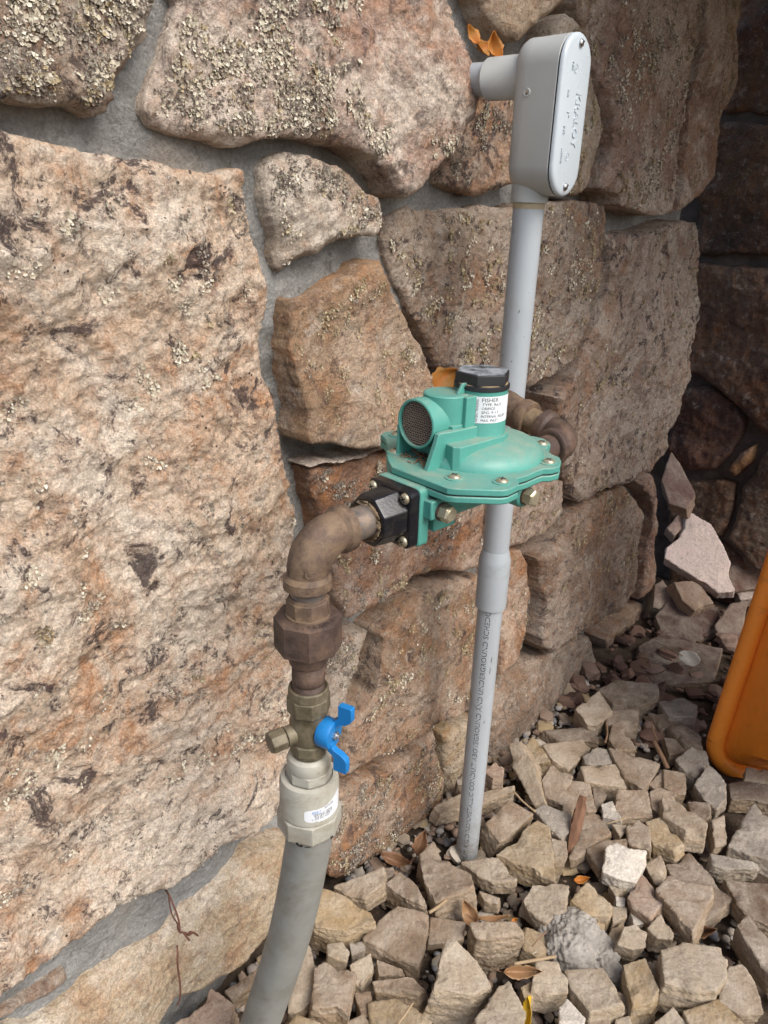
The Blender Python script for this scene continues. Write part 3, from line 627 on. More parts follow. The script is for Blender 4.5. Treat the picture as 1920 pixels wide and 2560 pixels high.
# quad, outline, height, thickness, tilt, colour, label
rocks = [
 ('F',[(590,250),(640,348),(695,522),(652,540),(560,365),(537,265)],.062,.035,(-.55,-.45),'m','long upright split stone leaning near the wall with grooved light side'),
 ('F',[(600,292),(642,236),(712,302),(716,345),(645,350)],.05,.05,(.1,-.35),'o','ochre block peeking out behind the long upright split stone'),
 ('F',[(692,268),(862,243),(895,282),(800,372),(732,335)],.045,.03,(-.2,-.3),'m','thick tan piece with a bright broken edge toward the orange tub'),
 ('F',[(862,318),(920,283),(962,292),(985,350),(900,362),(866,345)],.045,.03,(0,-.2),'g','bluish grey stone beyond the long triangular flagstone'),
 ('F',[(975,285),(1195,350),(1122,468),(1046,410),(1000,340)],.05,.022,(.1,-.2),'t','smooth triangular flagstone pointing toward the orange tub'),
 ('F',[(855,366),(1008,354),(1045,455),(872,425)],.048,.035,(-.05,-.12),'m','flat four sided tan piece right below the bluish grey stone'),
 ('F',[(682,420),(722,352),(815,405),(782,528),(702,490)],.055,.03,(-.1,-.25),'t','speckled brown piece with a rounded top, beside the grooved upright stone'),
 ('F',[(806,420),(888,432),(912,558),(772,556),(784,480)],.048,.028,(.05,-.2),'t','brown squarish piece touching the top of the wood splinter'),
 ('F',[(1015,460),(1138,466),(1156,580),(1010,584),(1000,530)],.05,.03,(0,-.15),'t','square brown flagstone just below the triangular flagstone'),
 ('F',[(940,525),(986,510),(1026,598),(946,580)],.05,.025,(.2,-.1),'w','small very pale chip beside the square brown flagstone'),
 ('F',[(903,450),(962,484),(940,525),(912,560)],.04,.02,(0,-.2),'b','narrow brown sliver between two squarish pieces and the pale chip'),
 ('F',[(1200,498),(1250,502),(1395,612),(1388,655),(1305,645),(1205,575)],.065,.04,(.12,-.1),'m','long chunky block with a pale broken front face under the tub'),
 ('F',[(1150,472),(1192,450),(1262,485),(1200,500),(1196,560),(1160,542)],.05,.035,(0,-.2),'t','brown piece tucked behind the long chunky block'),
 ('F',[(1145,440),(1208,378),(1218,440),(1182,470)],.04,.025,(0,-.15),'t','thin tan wedge at the tip of the triangular flagstone'),
 ('F',[(1210,377),(1300,390),(1305,484),(1252,480),(1212,450)],.046,.03,(0,-.15),'t','small squarish brown stone right of the thin tan wedge'),
 ('F',[(1342,440),(1400,357),(1442,390),(1480,440),(1478,498),(1440,540),(1382,508)],.06,.04,(.1,-.2),'g','rounded greyish block directly left of the tub corner'),
 ('F',[(1265,332),(1330,276),(1388,300),(1402,350),(1342,412),(1282,362)],.055,.03,(.05,-.2),'g','dusty grey stone in the shade beside the tub rim'),
 ('F',[(1210,236),(1290,250),(1300,300),(1232,312)],.035,.03,(0,-.1),'b','small dark brown stone behind the dusty grey stone'),
 ('F',[(832,112),(930,37),(982,128),(922,185),(882,180)],.055,.055,(-.15,-.3),'m','light tan peaked block at the far edge of the rubble by the wall'),
 ('F',[(970,122),(1095,116),(1094,184),(1022,190),(962,180)],.04,.03,(0,-.15),'t','flat tan piece right of the peaked block'),
 ('F',[(932,30),(1000,-10),(1180,8),(1186,58),(1080,114),(992,92)],.05,.03,(0,-.1),'b','broad dark slab lying deepest in the rubble behind the peaked block'),
 ('F',[(1185,80),(1288,66),(1350,100),(1340,148),(1232,150)],.045,.03,(0,-.1),'g','rounded grey brown cobble near the dark corner'),
 ('F',[(1144,132),(1228,136),(1260,180),(1202,200)],.035,.025,(0,-.1),'b','small stone below the rounded grey brown cobble'),
 ('F',[(986,182),(1020,166),(1090,288),(1002,290),(976,240)],.042,.03,(-.1,-.2),'t','brown shard pointing away from the camera above the triangular flagstone'),
 ('F',[(690,205),(918,190),(926,262),(880,250),(760,262)],.03,.02,(0,-.1),'b','dark flat board like stone half hidden at the back'),
 ('F',[(1228,190),(1298,181),(1368,230),(1378,290),(1302,270)],.045,.03,(.05,-.15),'b','shaded brown piece between the cobble and the tub rim'),
 ('F',[(442,610),(542,508),(645,564),(500,688)],.06,.045,(-.08,-.12),'t','thick brown block just right of the foot of the grey conduit'),
 ('F',[(486,742),(660,594),(718,620),(741,858),(640,800),(560,770)],.06,.04,(.02,-.2),'o','big lichen spotted triangular slab below the conduit foot'),
 ('F',[(652,550),(690,531),(810,570),(808,640),(768,678),(702,612)],.05,.018,(0,-.1),'g','flat grey flagstone lying left of the wood splinter'),
 ('F',[(862,562),(930,572),(984,648),(882,708),(832,758),(802,756),(842,680)],.04,.02,(.05,-.1),'t','smooth brown flagstone right beside the wood splinter'),
 ('F',[(986,612),(1048,616),(1040,648),(1020,668)],.045,.02,(0,-.1),'p','small light chip above the white stone'),
 ('F',[(1048,622),(1098,597),(1150,632),(1152,718),(1062,698)],.055,.03,(.05,-.1),'t','rounded tan piece right above the white stone'),
 ('F',[(1132,600),(1198,582),(1290,700),(1250,722),(1162,698)],.055,.04,(.1,-.15),'o','brown topped piece with an ochre broken front next to the chunky block'),
 ('F',[(876,722),(960,682),(1060,676),(1030,722),(962,790),(932,800)],.045,.02,(.05,-.1),'t','thin brown sheet sticking out under the white stone'),
 ('F',[(965,710),(1010,696),(1060,722),(1130,731),(1124,800),(1090,862),(1022,848),(946,818)],.066,.025,(.05,-.12),'w','white ragged edged stone, the whitest of the rubble'),
 ('F',[(1130,790),(1194,746),(1215,800),(1210,860),(1172,868)],.045,.025,(.1,-.1),'m','pale tan shard at the right edge of the white stone'),
 ('F',[(1218,792),(1320,737),(1430,850),(1508,930),(1382,1032),(1300,960)],.04,.025,(0,-.08),'b','large dark brown sheet under the notched flagstone'),
 ('F',[(1182,900),(1230,836),(1300,862),(1420,880),(1424,920),(1332,1072),(1280,1022)],.064,.028,(-.02,-.08),'t','notched brown flagstone with a cream broken edge on top of the dark sheet'),
 ('F',[(152,740),(212,687),(290,790),(370,822),(384,880),(300,918),(222,948),(172,850)],.06,.045,(.0,-.15),'t','knobbly brown stone with a dark round pit, below the conduit'),
 ('F',[(334,776),(490,757),(532,800),(572,850),(470,862),(405,830)],.05,.028,(0,-.12),'m','flat layered tan piece between the pitted stone and the big triangular slab'),
 ('F',[(722,670),(785,690),(792,755),(740,750)],.06,.06,(-.1,-.4),'m','small upright ribbed stump right of the big triangular slab'),
 ('F',[(0,868),(68,822),(140,880),(184,958),(160,960),(90,930)],.055,.04,(-.05,-.15),'t','oblong brown block lying left of the pitted stone'),
 ('F',[(-30,805),(38,800),(40,830),(-20,862)],.045,.03,(0,-.1),'b','little brown stone under the wall left of the oblong block'),
 ('F',[(-85,1100),(0,1010),(60,968),(198,1000),(190,1060),(150,1210),(60,1180)],.055,.028,(-.02,-.05),'t','broad smooth flagstone with a tiny dark spot beside the hose sleeve'),
 ('F',[(202,1012),(350,1040),(342,1110),(192,1130)],.045,.02,(0,-.08),'t','flat square tile shaped piece right of the broad smooth flagstone'),
 ('F',[(250,1170),(272,1106),(312,1122),(400,1200),(468,1308),(380,1342),(215,1330)],.085,.06,(-.05,-.22),'p','tall light chunky block that narrows to a point at its top'),
 ('F',[(376,1042),(560,1038),(598,1078),(470,1100),(400,1098)],.07,.06,(0,-.2),'m','thick block with a smooth top and rough pale front, left of the cement lump'),
 ('F',[(602,940),(642,872),(760,866),(798,882),(780,985),(700,1030),(615,980)],.058,.035,(0,-.12),'p','pale cracked slab directly above the cement lump'),
 ('F',[(806,940),(880,866),(985,962),(970,1000),(880,990)],.06,.045,(0,-.15),'o','wedge with a sandy yellow front touching the pale cracked slab'),
 ('F',[(862,1022),(955,1046),(954,1080),(880,1064)],.045,.03,(0,-.1),'o','short yellowish piece squeezed against the right of the cement lump'),
 ('F',[(1052,930),(1118,832),(1170,890),(1210,948),(1150,1015),(1082,970)],.058,.022,(-.05,-.08),'r','pinkish brown diamond shaped flagstone below the white stone'),
 ('F',[(968,872),(1058,890),(1000,922)],.045,.02,(0,-.1),'p','tiny white edged chip touching the underside of the white stone'),
 ('F',[(1000,922),(1044,932),(1040,968),(1004,965)],.045,.02,(0,-.1),'w','tiny pale cube shaped chip over another chip below the white stone'),
 ('F',[(986,966),(1050,972),(1048,1010),(990,1042)],.045,.025,(0,-.1),'p','small pale chip left of the diamond shaped flagstone'),
 ('F',[(1066,990),(1110,1006),(1120,1044),(1080,1048)],.045,.025,(0,-.1),'w','small whitish chip under the diamond shaped flagstone'),
 ('F',[(1010,1130),(1040,1052),(1090,1046),(1134,1080),(1128,1140),(1080,1150)],.06,.03,(0,-.1),'p','rounded pale pinkish piece right of the cement lump'),
 ('F',[(1142,1060),(1195,1002),(1250,1080),(1246,1110),(1182,1100)],.055,.035,(0,-.12),'p','light brown rough piece above the large pale square slab'),
 ('F',[(966,1100),(985,1070),(1030,1042),(1036,1062),(1006,1130),(1015,1160),(980,1160)],.04,.03,(0,-.1),'o','dark yellow stone half hidden right beside the cement lump'),
 ('F',[(612,1060),(680,1080),(724,1148),(662,1188),(604,1150)],.045,.02,(0,-.1),'o','ochre brown flat piece at the left edge of the cement lump'),
 ('F',[(636,1320),(660,1200),(750,1206),(790,1280),(794,1335),(700,1340)],.06,.035,(0,-.12),'p','smooth light trapezoid below the cement lump'),
 ('F',[(786,1252),(940,1237),(1000,1320),(1030,1388),(890,1425),(812,1332)],.06,.03,(0,-.08),'p','wide smooth four sided slab below the cement lump'),
 ('F',[(762,1400),(790,1367),(868,1448),(850,1500),(760,1470)],.06,.04,(0,-.15),'w','pale broken corner piece in front of the smooth light trapezoid'),
 ('F',[(1034,1215),(1128,1192),(1190,1335),(1160,1370),(1075,1400)],.065,.05,(0,-.22),'o','brown and ochre standing block left of the large pale square slab'),
 ('F',[(1196,1152),(1300,1131),(1460,1142),(1484,1200),(1474,1270),(1436,1335),(1330,1330),(1212,1300)],.075,.05,(0,-.08),'p','large pale square slab with a cracked top'),
 ('F',[(1300,1425),(1440,1372),(1560,1480),(1480,1540),(1330,1520)],.065,.045,(0,-.15),'o','yellowish rough block in front of the large pale square slab'),
 ('F',[(1168,1475),(1250,1402),(1312,1480),(1260,1540)],.06,.04,(0,-.15),'p','light wedge at the bottom edge beside the yellowish rough block'),
 ('F',[(1455,1375),(1490,1232),(1550,1217),(1600,1290),(1638,1430),(1560,1440)],.065,.045,(0,-.12),'m','tan five sided block right of the large pale square slab'),
 ('F',[(1525,1050),(1570,1002),(1680,1130),(1680,1270),(1602,1180)],.065,.04,(.05,-.1),'b','long brown slab running along the right edge with a white ragged rim'),
 ('F',[(1476,852),(1690,872),(1690,1060),(1562,1000),(1532,960)],.045,.03,(0,-.06),'b','dark brown flagstone at the right edge below the ribbed bar'),
 ('F',[(1412,735),(1628,782),(1620,800),(1480,800),(1425,785)],.05,.035,(0,-.25),'g','ribbed grey brown bar shaped stone with sawn looking side'),
 ('F',[(1490,700),(1600,522),(1690,600),(1690,770),(1560,730)],.055,.03,(0,-.12),'g','large smooth greyish triangular slab at the right below the tub'),
 ('F',[(1422,600),(1470,572),(1482,698),(1432,708)],.05,.03,(-.2,-.1),'t','thin standing flake left of the large greyish triangular slab'),
 ('F',[(1570,366),(1690,384),(1690,430),(1560,416)],.045,.02,(0,-.1),'p','light stone sticking out beneath the tub at the right edge'),
 ('F',[(1490,440),(1560,424),(1690,450),(1690,530),(1602,508),(1502,508)],.035,.03,(0,-.1),'b','dark shaded slab beneath the tub lip'),
 ('F',[(395,1450),(500,1302),(540,1287),(610,1420),(600,1520),(400,1520)],.085,.05,(-.02,-.15),'p','pale rounded block at the bottom edge left of the yellow leaf'),
 ('F',[(-50,1290),(90,1267),(130,1272),(178,1318),(150,1345),(80,1330),(-40,1320)],.06,.04,(0,-.15),'t','brown topped brick like piece with white broken end'),
 ('F',[(-60,1390),(50,1366),(210,1470),(150,1540),(-60,1540)],.06,.04,(0,-.1),'o','yellowish slab at the bottom edge under a dry stem'),
 ('F',[(-30,1200),(78,1240),(90,1262),(-20,1262)],.045,.03,(0,-.1),'t','small tan piece under the broad smooth flagstone'),
 ('F',[(592,1315),(640,1292),(642,1390),(620,1398)],.05,.035,(0,-.1),'o','narrow ochre brown stone between the pale rounded block and the trapezoid'),
 ('F',[(412,902),(500,932),(490,958),(432,940)],.04,.02,(0,-.1),'m','small light sliver below the flat layered tan piece'),
 ('F',[(300,932),(340,962),(340,1028),(262,1010)],.03,.02,(0,-.1),'b','dull brown chip next to the curled orange leaf'),
 ('F',[(1312,512),(1408,522),(1410,568),(1382,608),(1325,560)],.05,.03,(.05,-.15),'b','shaded brown piece right of the long chunky block'),
 ('F',[(1222,1342),(1250,1352),(1280,1398),(1232,1398)],.04,.025,(0,-.1),'w','small white chip in front of the large pale square slab'),
 ('F',[(1000,1335),(1058,1352),(1060,1418),(1032,1428)],.045,.03,(0,-.1),'t','small brown piece between the wide smooth slab and the standing block'),
 ('F',[(888,1442),(970,1447),(985,1520),(880,1520)],.045,.03,(0,-.1),'t','plain tan piece at the bottom edge below the wide smooth slab'),
 ('F',[(1004,1452),(1060,1442),(1080,1520),(1000,1520)],.045,.03,(0,-.1),'p','pale little block at the bottom edge below the standing block'),
 ('F',[(196,540),(330,482),(440,470),(560,447),(562,470),(430,520),(330,545),(222,570)],.05,.03,(0,-.05),'m','long thin slab passing behind the foot of the conduit'),
 ('F',[(432,382),(480,346),(520,370),(516,410),(470,420)],.06,.045,(0,-.1),'r','pinkish block between the conduit and the wall, above the long thin slab'),
 ('F',[(312,420),(350,400),(352,442),(318,440)],.05,.04,(0,-.1),'b','small brown stone left of the conduit above the long thin slab'),
 ('E',[(1345,1010),(1395,892),(1500,930),(1600,990),(1618,1040),(1500,1070),(1360,1050)],.065,.05,(-.05,-.12),'o','big ochre wedge close beside the hose sleeve'),
 ('E',[(1446,885),(1659,802),(1659,860),(1575,930),(1485,915)],.055,.035,(-.02,-.1),'m','long tan stone lying under the wall above the big ochre wedge'),
 ('E',[(1416,1132),(1480,1126),(1510,1160),(1500,1205),(1420,1180)],.058,.035,(0,-.12),'p','small pale rounded chip below the big ochre wedge'),
 ('E',[(1510,1132),(1570,1116),(1580,1150),(1520,1178)],.045,.025,(0,-.1),'g','small grey chip right of the pale rounded chip'),
 ('E',[(1360,1232),(1400,1212),(1530,1262),(1512,1440),(1455,1400),(1352,1400)],.075,.05,(0,-.15),'t','dark topped upright block right of the hose sleeve'),
 ('E',[(1240,1420),(1330,1125),(1364,1240),(1358,1370),(1252,1440)],.06,.04,(0,-.1),'m','long tan stone hugging the right side of the hose sleeve'),
 ('E',[(1510,1222),(1600,1172),(1610,1240),(1560,1308),(1532,1298)],.055,.025,(0,-.1),'p','smooth pale piece left of the broad smooth flagstone'),
 ('E',[(1530,1342),(1600,1332),(1620,1440),(1562,1438)],.05,.03,(0,-.1),'t','narrow tan piece beside the dark topped upright block'),
 ('E',[(970,1332),(1088,1257),(1082,1310),(1000,1372)],.04,.04,(0,-.1),'b','brown stone wedged left of the hose sleeve under the wall'),
 ('E',[(755,1475),(880,1400),(912,1332),(1008,1392),(985,1500),(900,1560),(760,1560)],.06,.04,(0,-.1),'r','pinkish brown slab at the bottom edge under the pale wall stone'),
 ('E',[(1215,1490),(1280,1442),(1400,1480),(1380,1540),(1230,1540)],.065,.04,(0,-.1),'o','yellowish lump at the bottom edge right of the hose sleeve'),
 ('E',[(1470,1490),(1560,1442),(1645,1480),(1620,1540),(1480,1540)],.05,.03,(0,-.1),'m','tan piece at the bottom edge between two yellowish stones'),
]
rock_objs = [rock(q, pts, h, th, ti, col, lab, seed=i) for i, (q, pts, h, th, ti, col, lab) in enumerate(rocks)]

# loose stones heaped in the dark corner (heights are the height of the outline's centre)
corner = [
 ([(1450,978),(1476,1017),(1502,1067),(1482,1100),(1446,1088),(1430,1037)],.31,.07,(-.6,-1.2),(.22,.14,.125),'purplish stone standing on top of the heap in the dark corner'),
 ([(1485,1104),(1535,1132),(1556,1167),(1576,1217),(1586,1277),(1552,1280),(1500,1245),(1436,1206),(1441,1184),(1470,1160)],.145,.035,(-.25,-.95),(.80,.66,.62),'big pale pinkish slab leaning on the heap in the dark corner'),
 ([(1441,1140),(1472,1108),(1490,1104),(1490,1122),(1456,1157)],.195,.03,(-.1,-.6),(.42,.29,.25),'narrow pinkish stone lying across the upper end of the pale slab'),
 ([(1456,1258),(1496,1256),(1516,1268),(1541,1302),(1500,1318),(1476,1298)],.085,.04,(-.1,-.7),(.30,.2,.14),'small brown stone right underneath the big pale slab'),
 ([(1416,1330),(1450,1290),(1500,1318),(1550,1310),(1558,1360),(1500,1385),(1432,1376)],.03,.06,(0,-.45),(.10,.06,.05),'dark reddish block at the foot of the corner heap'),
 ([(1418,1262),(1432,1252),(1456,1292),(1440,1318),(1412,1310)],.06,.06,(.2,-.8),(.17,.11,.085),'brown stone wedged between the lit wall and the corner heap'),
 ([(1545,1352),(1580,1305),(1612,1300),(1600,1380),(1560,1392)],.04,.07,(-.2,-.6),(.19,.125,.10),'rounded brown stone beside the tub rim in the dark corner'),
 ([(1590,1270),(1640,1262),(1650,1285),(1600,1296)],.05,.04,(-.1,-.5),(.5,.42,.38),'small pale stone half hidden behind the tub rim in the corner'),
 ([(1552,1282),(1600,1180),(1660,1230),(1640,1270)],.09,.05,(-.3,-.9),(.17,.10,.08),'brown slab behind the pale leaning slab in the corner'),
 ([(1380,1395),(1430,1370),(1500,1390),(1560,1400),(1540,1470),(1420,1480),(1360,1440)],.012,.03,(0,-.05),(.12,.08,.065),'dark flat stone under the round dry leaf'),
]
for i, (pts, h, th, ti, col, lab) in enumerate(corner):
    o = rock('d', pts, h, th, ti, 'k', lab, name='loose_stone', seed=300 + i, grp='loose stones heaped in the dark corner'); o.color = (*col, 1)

# hardened lump of cement
c0 = on_ground('F', 850, 1150, .035)
M_CEMENT = (lambda t: t.done(t.mix(t.ramp(t.noise(40, 5, .7), .35, .65), (.32,.295,.26), (.53,.495,.445)), .95, t.bump(t.noise(170, 7, .75), .006, .9), .2))(NT('crumbly_cement'))
bm = bmesh.new(); 
for px, py, r0_, hz in [(770,1060,.030,.036),(830,1080,.034,.040),(800,1150,.036,.036),(890,1130,.026,.03),(950,1170,.022,.028),(960,1240,.020,.028),(1000,1270,.014,.022),(740,1070,.022,.034),(850,1190,.024,.028)]:
    p = on_ground('F', px, py, hz)
    bmesh.ops.create_icosphere(bm, subdivisions=3, radius=r0_ * .86, matrix=Matrix.Translation(Vector(p)) @ Matrix.Diagonal((1, 1, .75, 1)))
me = bpy.data.meshes.new('cement_lump'); bm.to_mesh(me); bm.free()
o = bpy.data.objects.new('cement_lump', me); C.objects.link(o); md = o.modifiers.new('m', 'REMESH'); md.mode = 'VOXEL'; md.voxel_size = .0016
me2 = bpy.data.meshes.new_from_object(o.evaluated_get(bpy.context.evaluated_depsgraph_get())); o.modifiers.clear(); o.data = me2
k = len(me2.vertices); co = np.empty(k * 3, np.float32); me2.vertices.foreach_get('co', co); co = co.reshape(-1, 3).astype(float); no = np.empty(k * 3, np.float32); me2.vertices.foreach_get('normal', no); no = no.reshape(-1, 3)
co = co + no * (0.004 * fbm(co * 40, 2) + 0.0024 * ridged(co * 85, 2) + .0016 * ridged(co * 170 + 5, 2) + .0014 * perlin(co * 400))[:, None]
me2.vertices.foreach_set('co', co.astype(np.float32).ravel()); me2.materials.append(M_CEMENT); me2.polygons.foreach_set('use_smooth', [True] * len(me2.polygons)); me2.update()
tag(o, 'crumbly grey lump of hardened cement lying among the flagstones', 'cement lump')
# ------------------------------------------------------------------ metal, plastic and paint
M_PVC = plain('grey_pvc', (.385, .425, .455), .38, .06, 12, .0003, dirt=(.27,.25,.21), dirt_amt=.5, dirt_scale=24, dirt_lo=.54)
M_PVC2 = plain('light_grey_pvc', (.42, .44, .43), .42, .05, 12, .0003, dirt=(.36,.32,.26), dirt_amt=.35, dirt_scale=18, dirt_lo=.54)
M_PVC3 = plain('cover_pvc', (.50, .565, .61), .3, .04, 12, .0002)
M_RUST = plain('rusty_iron', (.108, .072, .052), .66, .5, 75, .0013, dirt=(.225,.155,.095), dirt_amt=.85, dirt_scale=34, spec=.4, dirt_lo=.45)
M_RUST2 = plain('dark_rusty_iron', (.072, .048, .039), .60, .5, 80, .0011, dirt=(.165,.105,.070), dirt_amt=.7, dirt_scale=30, spec=.4, dirt_lo=.46)
M_STEEL = plain('black_steel_pipe', (.16, .145, .135), .38, .3, 40, .0004, metal=.35, dirt=(.33,.24,.17), dirt_amt=.7, dirt_scale=45, dirt_lo=.48)
M_BRASS = plain('dirty_brass', (.088, .073, .042), .5, .3, 50, .0006, metal=.2, dirt=(.235,.20,.135), dirt_amt=.75, dirt_scale=26, dirt_lo=.44)
M_GREYPAINT = plain('chipped_grey_paint', (.40, .39, .335), .5, .1, 30, .0005, dirt=(.25,.215,.15), dirt_amt=.7, dirt_scale=24, dirt_lo=.46)
M_SLEEVE = plain('galvanised_grey_sleeve', (.255, .26, .24), .5, .14, 22, .0005, dirt=(.16,.145,.11), dirt_amt=.65, dirt_scale=16, dirt_lo=.48)
def teal_enamel():
    t = NT('teal_enamel'); c = t.mix(t.ramp(t.noise(18, 6, .65), .3, .7), (.070, .285, .238), (.092, .335, .282))
    sep = t.n('ShaderNodeSeparateXYZ'); t.put(sep.inputs[0], t.tc.outputs['Normal'])
    upf = t.ramp(sep.outputs[2], .25, .95)                                   # dust settles where the casting faces up
    du = t.math('MULTIPLY', upf, t.ramp(t.noise(26, 8, .75, .6), .40, .66, .10, .62))
    c = t.mix(du, c, (.335, .325, .25))
    c = t.mix(t.ramp(t.noise(75, 8, .75, .8), .63, .70, 0, .55), c, (.23, .19, .12))
    c = t.mix(t.ramp(t.noise(240, 4, .7), .66, .72, 0, .7), c, (.05, .12, .10))
    r = t.math('MAXIMUM', t.ramp(t.noise(60, 5, .7), .3, .7, .36, .55), t.math('MULTIPLY', du, 1.3))
    return t.done(c, r, t.bump(t.noise(190, 5, .6), .0005, .6), .5)
M_TEAL = teal_enamel()
M_DUST = plain('settled_dust', (.36, .26, .15), .95, .3, 120, .001, spec=.1)
M_BLACK = plain('black_enamel', (.010, .010, .013), .2, .4, 40, .0003, dirt=(.07,.06,.05), dirt_amt=.4, dirt_scale=30, dirt_lo=.52)
M_CAP = plain('black_plastic_cap', (.028, .03, .034), .55, .3, 30, .0004, dirt=(.34,.37,.40), dirt_amt=.8, dirt_scale=55, dirt_lo=.40)
M_CAPSIDE = plain('black_plastic', (.02, .021, .024), .5, .3, 30, .0003)
M_ZINC = plain('yellow_zinc', (.46, .42, .30), .35, .12, 60, .0002, metal=.6, dirt=(.30,.24,.15), dirt_amt=.4)
M_DARK = plain('dark_recess', (.008, .008, .008), .8, .2, 40)
M_BLUE = plain('blue_vinyl_paint', (.012, .19, .50), .38, .08, 40, .0003, dirt=(.05,.03,.025), dirt_amt=.25, dirt_scale=45, dirt_lo=.6)
M_LABEL = plain('white_label', (.74, .77, .80), .5, .03, 40)
M_INK = plain('black_ink', (.02, .02, .025), .6, .1, 40)
M_INK2 = plain('faded_print', (.055, .057, .06), .6, .1, 40)
M_BLUEINK = plain('blue_print', (.05, .2, .55), .6, .1, 40)
M_DOPE = plain('pipe_dope', (.22, .16, .10), .85, .35, 90, .002, dirt=(.40,.33,.24), dirt_amt=.7, dirt_scale=60, spec=.2)
M_MESHW = plain('vent_wire', (.27, .215, .175), .6, .2, 80, spec=.4)
M_STEELSCREW = plain('stainless', (.5, .5, .5), .3, .1, 60, metal=.9)

# ------------------------------------------------------------------ electrical conduit
cond = empty('electrical_conduit', (.145, .895, 0)); tag(cond, 'grey plastic conduit rising from the rubble to an elbow box that enters the wall', 'conduit')
cond.rotation_euler = (0, 0, math.atan2(N[1], N[0]))          # local x = away from the wall, y = along the wall, z = up
def muddy_pvc():
    t = NT('weathered_pvc'); sep = t.n('ShaderNodeSeparateXYZ'); t.put(sep.inputs[0], t.co)
    c = t.mix(t.ramp(t.noise(14, 5, .6), .3, .7), (.365, .402, .432), (.405, .445, .475))
    c = t.mix(t.ramp(t.noise(30, 8, .75, .3, co=t.mapped((1, 1, .25))), .54, .70, 0, .35), c, (.27, .25, .21))
    mud = t.math('MULTIPLY', t.ramp(sep.outputs[2], .16, .01, 0, 1), t.ramp(t.noise(70, 8, .75), .36, .60, 0, .8))
    c = t.mix(mud, c, (.20, .165, .12))
    c = t.mix(t.ramp(t.noise(170, 3, .6, co=t.mapped((1, 1, .5))), .70, .73, 0, .6), c, (.16, .16, .16))
    return t.done(c, t.math('MAXIMUM', t.ramp(t.noise(40, 4), .3, .7, .32, .48), t.math('MULTIPLY', mud, .9)), t.bump(t.noise(120, 4), .0003, .5), .5)
M_PIPE = muddy_pvc()
g = G(); g.lathe([(.0167, -.06), (.0167, .44), (.0167, .96)], 40); g.obj('pipe', M_PIPE, cond)
wrap = [(.0169, .938), (.0176, .9405), (.0178, .944)]
g = G(); g.lathe(wrap, 40, None, False); g.obj('glue_bead', plain('glue', (.42, .36, .24), .5, .2, 90), cond, 0, 3)
g = G(); g.lathe([(.0168, .449), (.0203, .4492), (.0206, .4515), (.0206, .515), (.0202, .519), (.0172, .531)], 40); g.obj('coupling', M_PVC, cond, smooth=.5)
def stadium(hw, z0, z1, n=14):
    o = []
    for k in range(n + 1): a = PI * k / n; o.append((hw * math.cos(a), z1 - hw + hw * math.sin(a)))
    for k in range(n + 1): a = PI + PI * k / n; o.append((hw * math.cos(a), z0 + hw + hw * math.sin(a)))
    return o
TOX = Matrix(((0, 0, 1, 0), (1, 0, 0, 0), (0, 1, 0, 0), (0, 0, 0, 1)))       # outline (y, z) extruded along x
def loft_x(g, rings):                      # rings: [(x, outline)]
    n = len(rings[0][1]); v = []; f = []
    for x, o in rings: v += [(x, a, b) for a, b in o]
    for j in range(len(rings) - 1):
        for k in range(n): a, b = j * n + k, j * n + (k + 1) % n; f.append((a, b, b + n, a + n))
    f.append(tuple(reversed(range(n)))); f.append(tuple(range((len(rings) - 1) * n, len(rings) * n)))
    g.add(v, f)
BZ0, BZ1, BHW = .952, 1.098, .0275
g = G()
loft_x(g, [(-.019, stadium(.012, BZ0 + .016, BZ1 - .006)), (-.0165, stadium(.021, BZ0 + .008, BZ1 - .003)), (-.010, stadium(.0262, BZ0 + .003, BZ1)), (.0, stadium(BHW, BZ0, BZ1)), (.034, stadium(BHW + .0008, BZ0 - .001, BZ1 + .001))])
g.lathe([(.0199, .944), (.0199, .966), (.0197, .99)], 36)
g.lathe([(.0205, -.062), (.0205, -.0615), (.0213, -.01), (.0213, 0)], 36, along((1, 0, 0), (0, 0, 1.064)))
g.obj('box_body', M_PVC2, cond, .0012, .7)
g = G(); g.lathe([(.0168, 0), (.0168, .17)], 32, along((-1, 0, 0), (-.03, 0, 1.064))); g.obj('wall_pipe', M_PVC, cond)
g = G(); loft_x(g, [(.034, stadium(BHW - .0010, BZ0 + .001, BZ1 - .001)), (.036, stadium(BHW - .0010, BZ0 + .001, BZ1 - .001))]); g.obj('gasket', M_DARK, cond)
g = G(); loft_x(g, [(.036, stadium(BHW + .0008, BZ0 - .001, BZ1 + .001)), (.0385, stadium(BHW + .0008, BZ0 - .001, BZ1 + .001)), (.0402, stadium(BHW - .0012, BZ0 + .001, BZ1 - .001)), (.0408, stadium(BHW - .004, BZ0 + .004, BZ1 - .004))])
cover = g.obj('cover', M_PVC3, cond, 0, .9)
def screw_shape(r=.0032, h=.0022, axis=(1, 0, 0), org=(0, 0, 0), shaft=0):
    M = along(axis, org); g = G(); g.lathe([(r * .9, -.0008), (r, 0), (r, h * .35), (r * .8, h * .78), (r * .45, h)], 18, M); return g
def cross_shape(r, h, axis, org, rot=0):
    M = along(axis, org) @ Matrix.Rotation(rot, 4, 'Z'); g = G()
    g.box(-r * .55, r * .55, -r * .11, r * .11, h * .2, h * 1.02, M); g.box(-r * .11, r * .11, -r * .55, r * .55, h * .2, h * 1.015, M); return g
for zz in (BZ1 - .0085, BZ0 + .0085):
    s = screw_shape(.0038, .0026, (1, 0, 0), (.0408, 0, zz)).obj('screw', M_STEELSCREW, cover)
    g = G(); M = along((1, 0, 0), (.0408, 0, zz)) @ Matrix.Rotation(.6, 4, 'Z'); g.box(-.0036, .0036, -.0005, .0005, .0012, .0027, M)
    cond_slot = g.obj('screw_slot', M_DARK, cover)
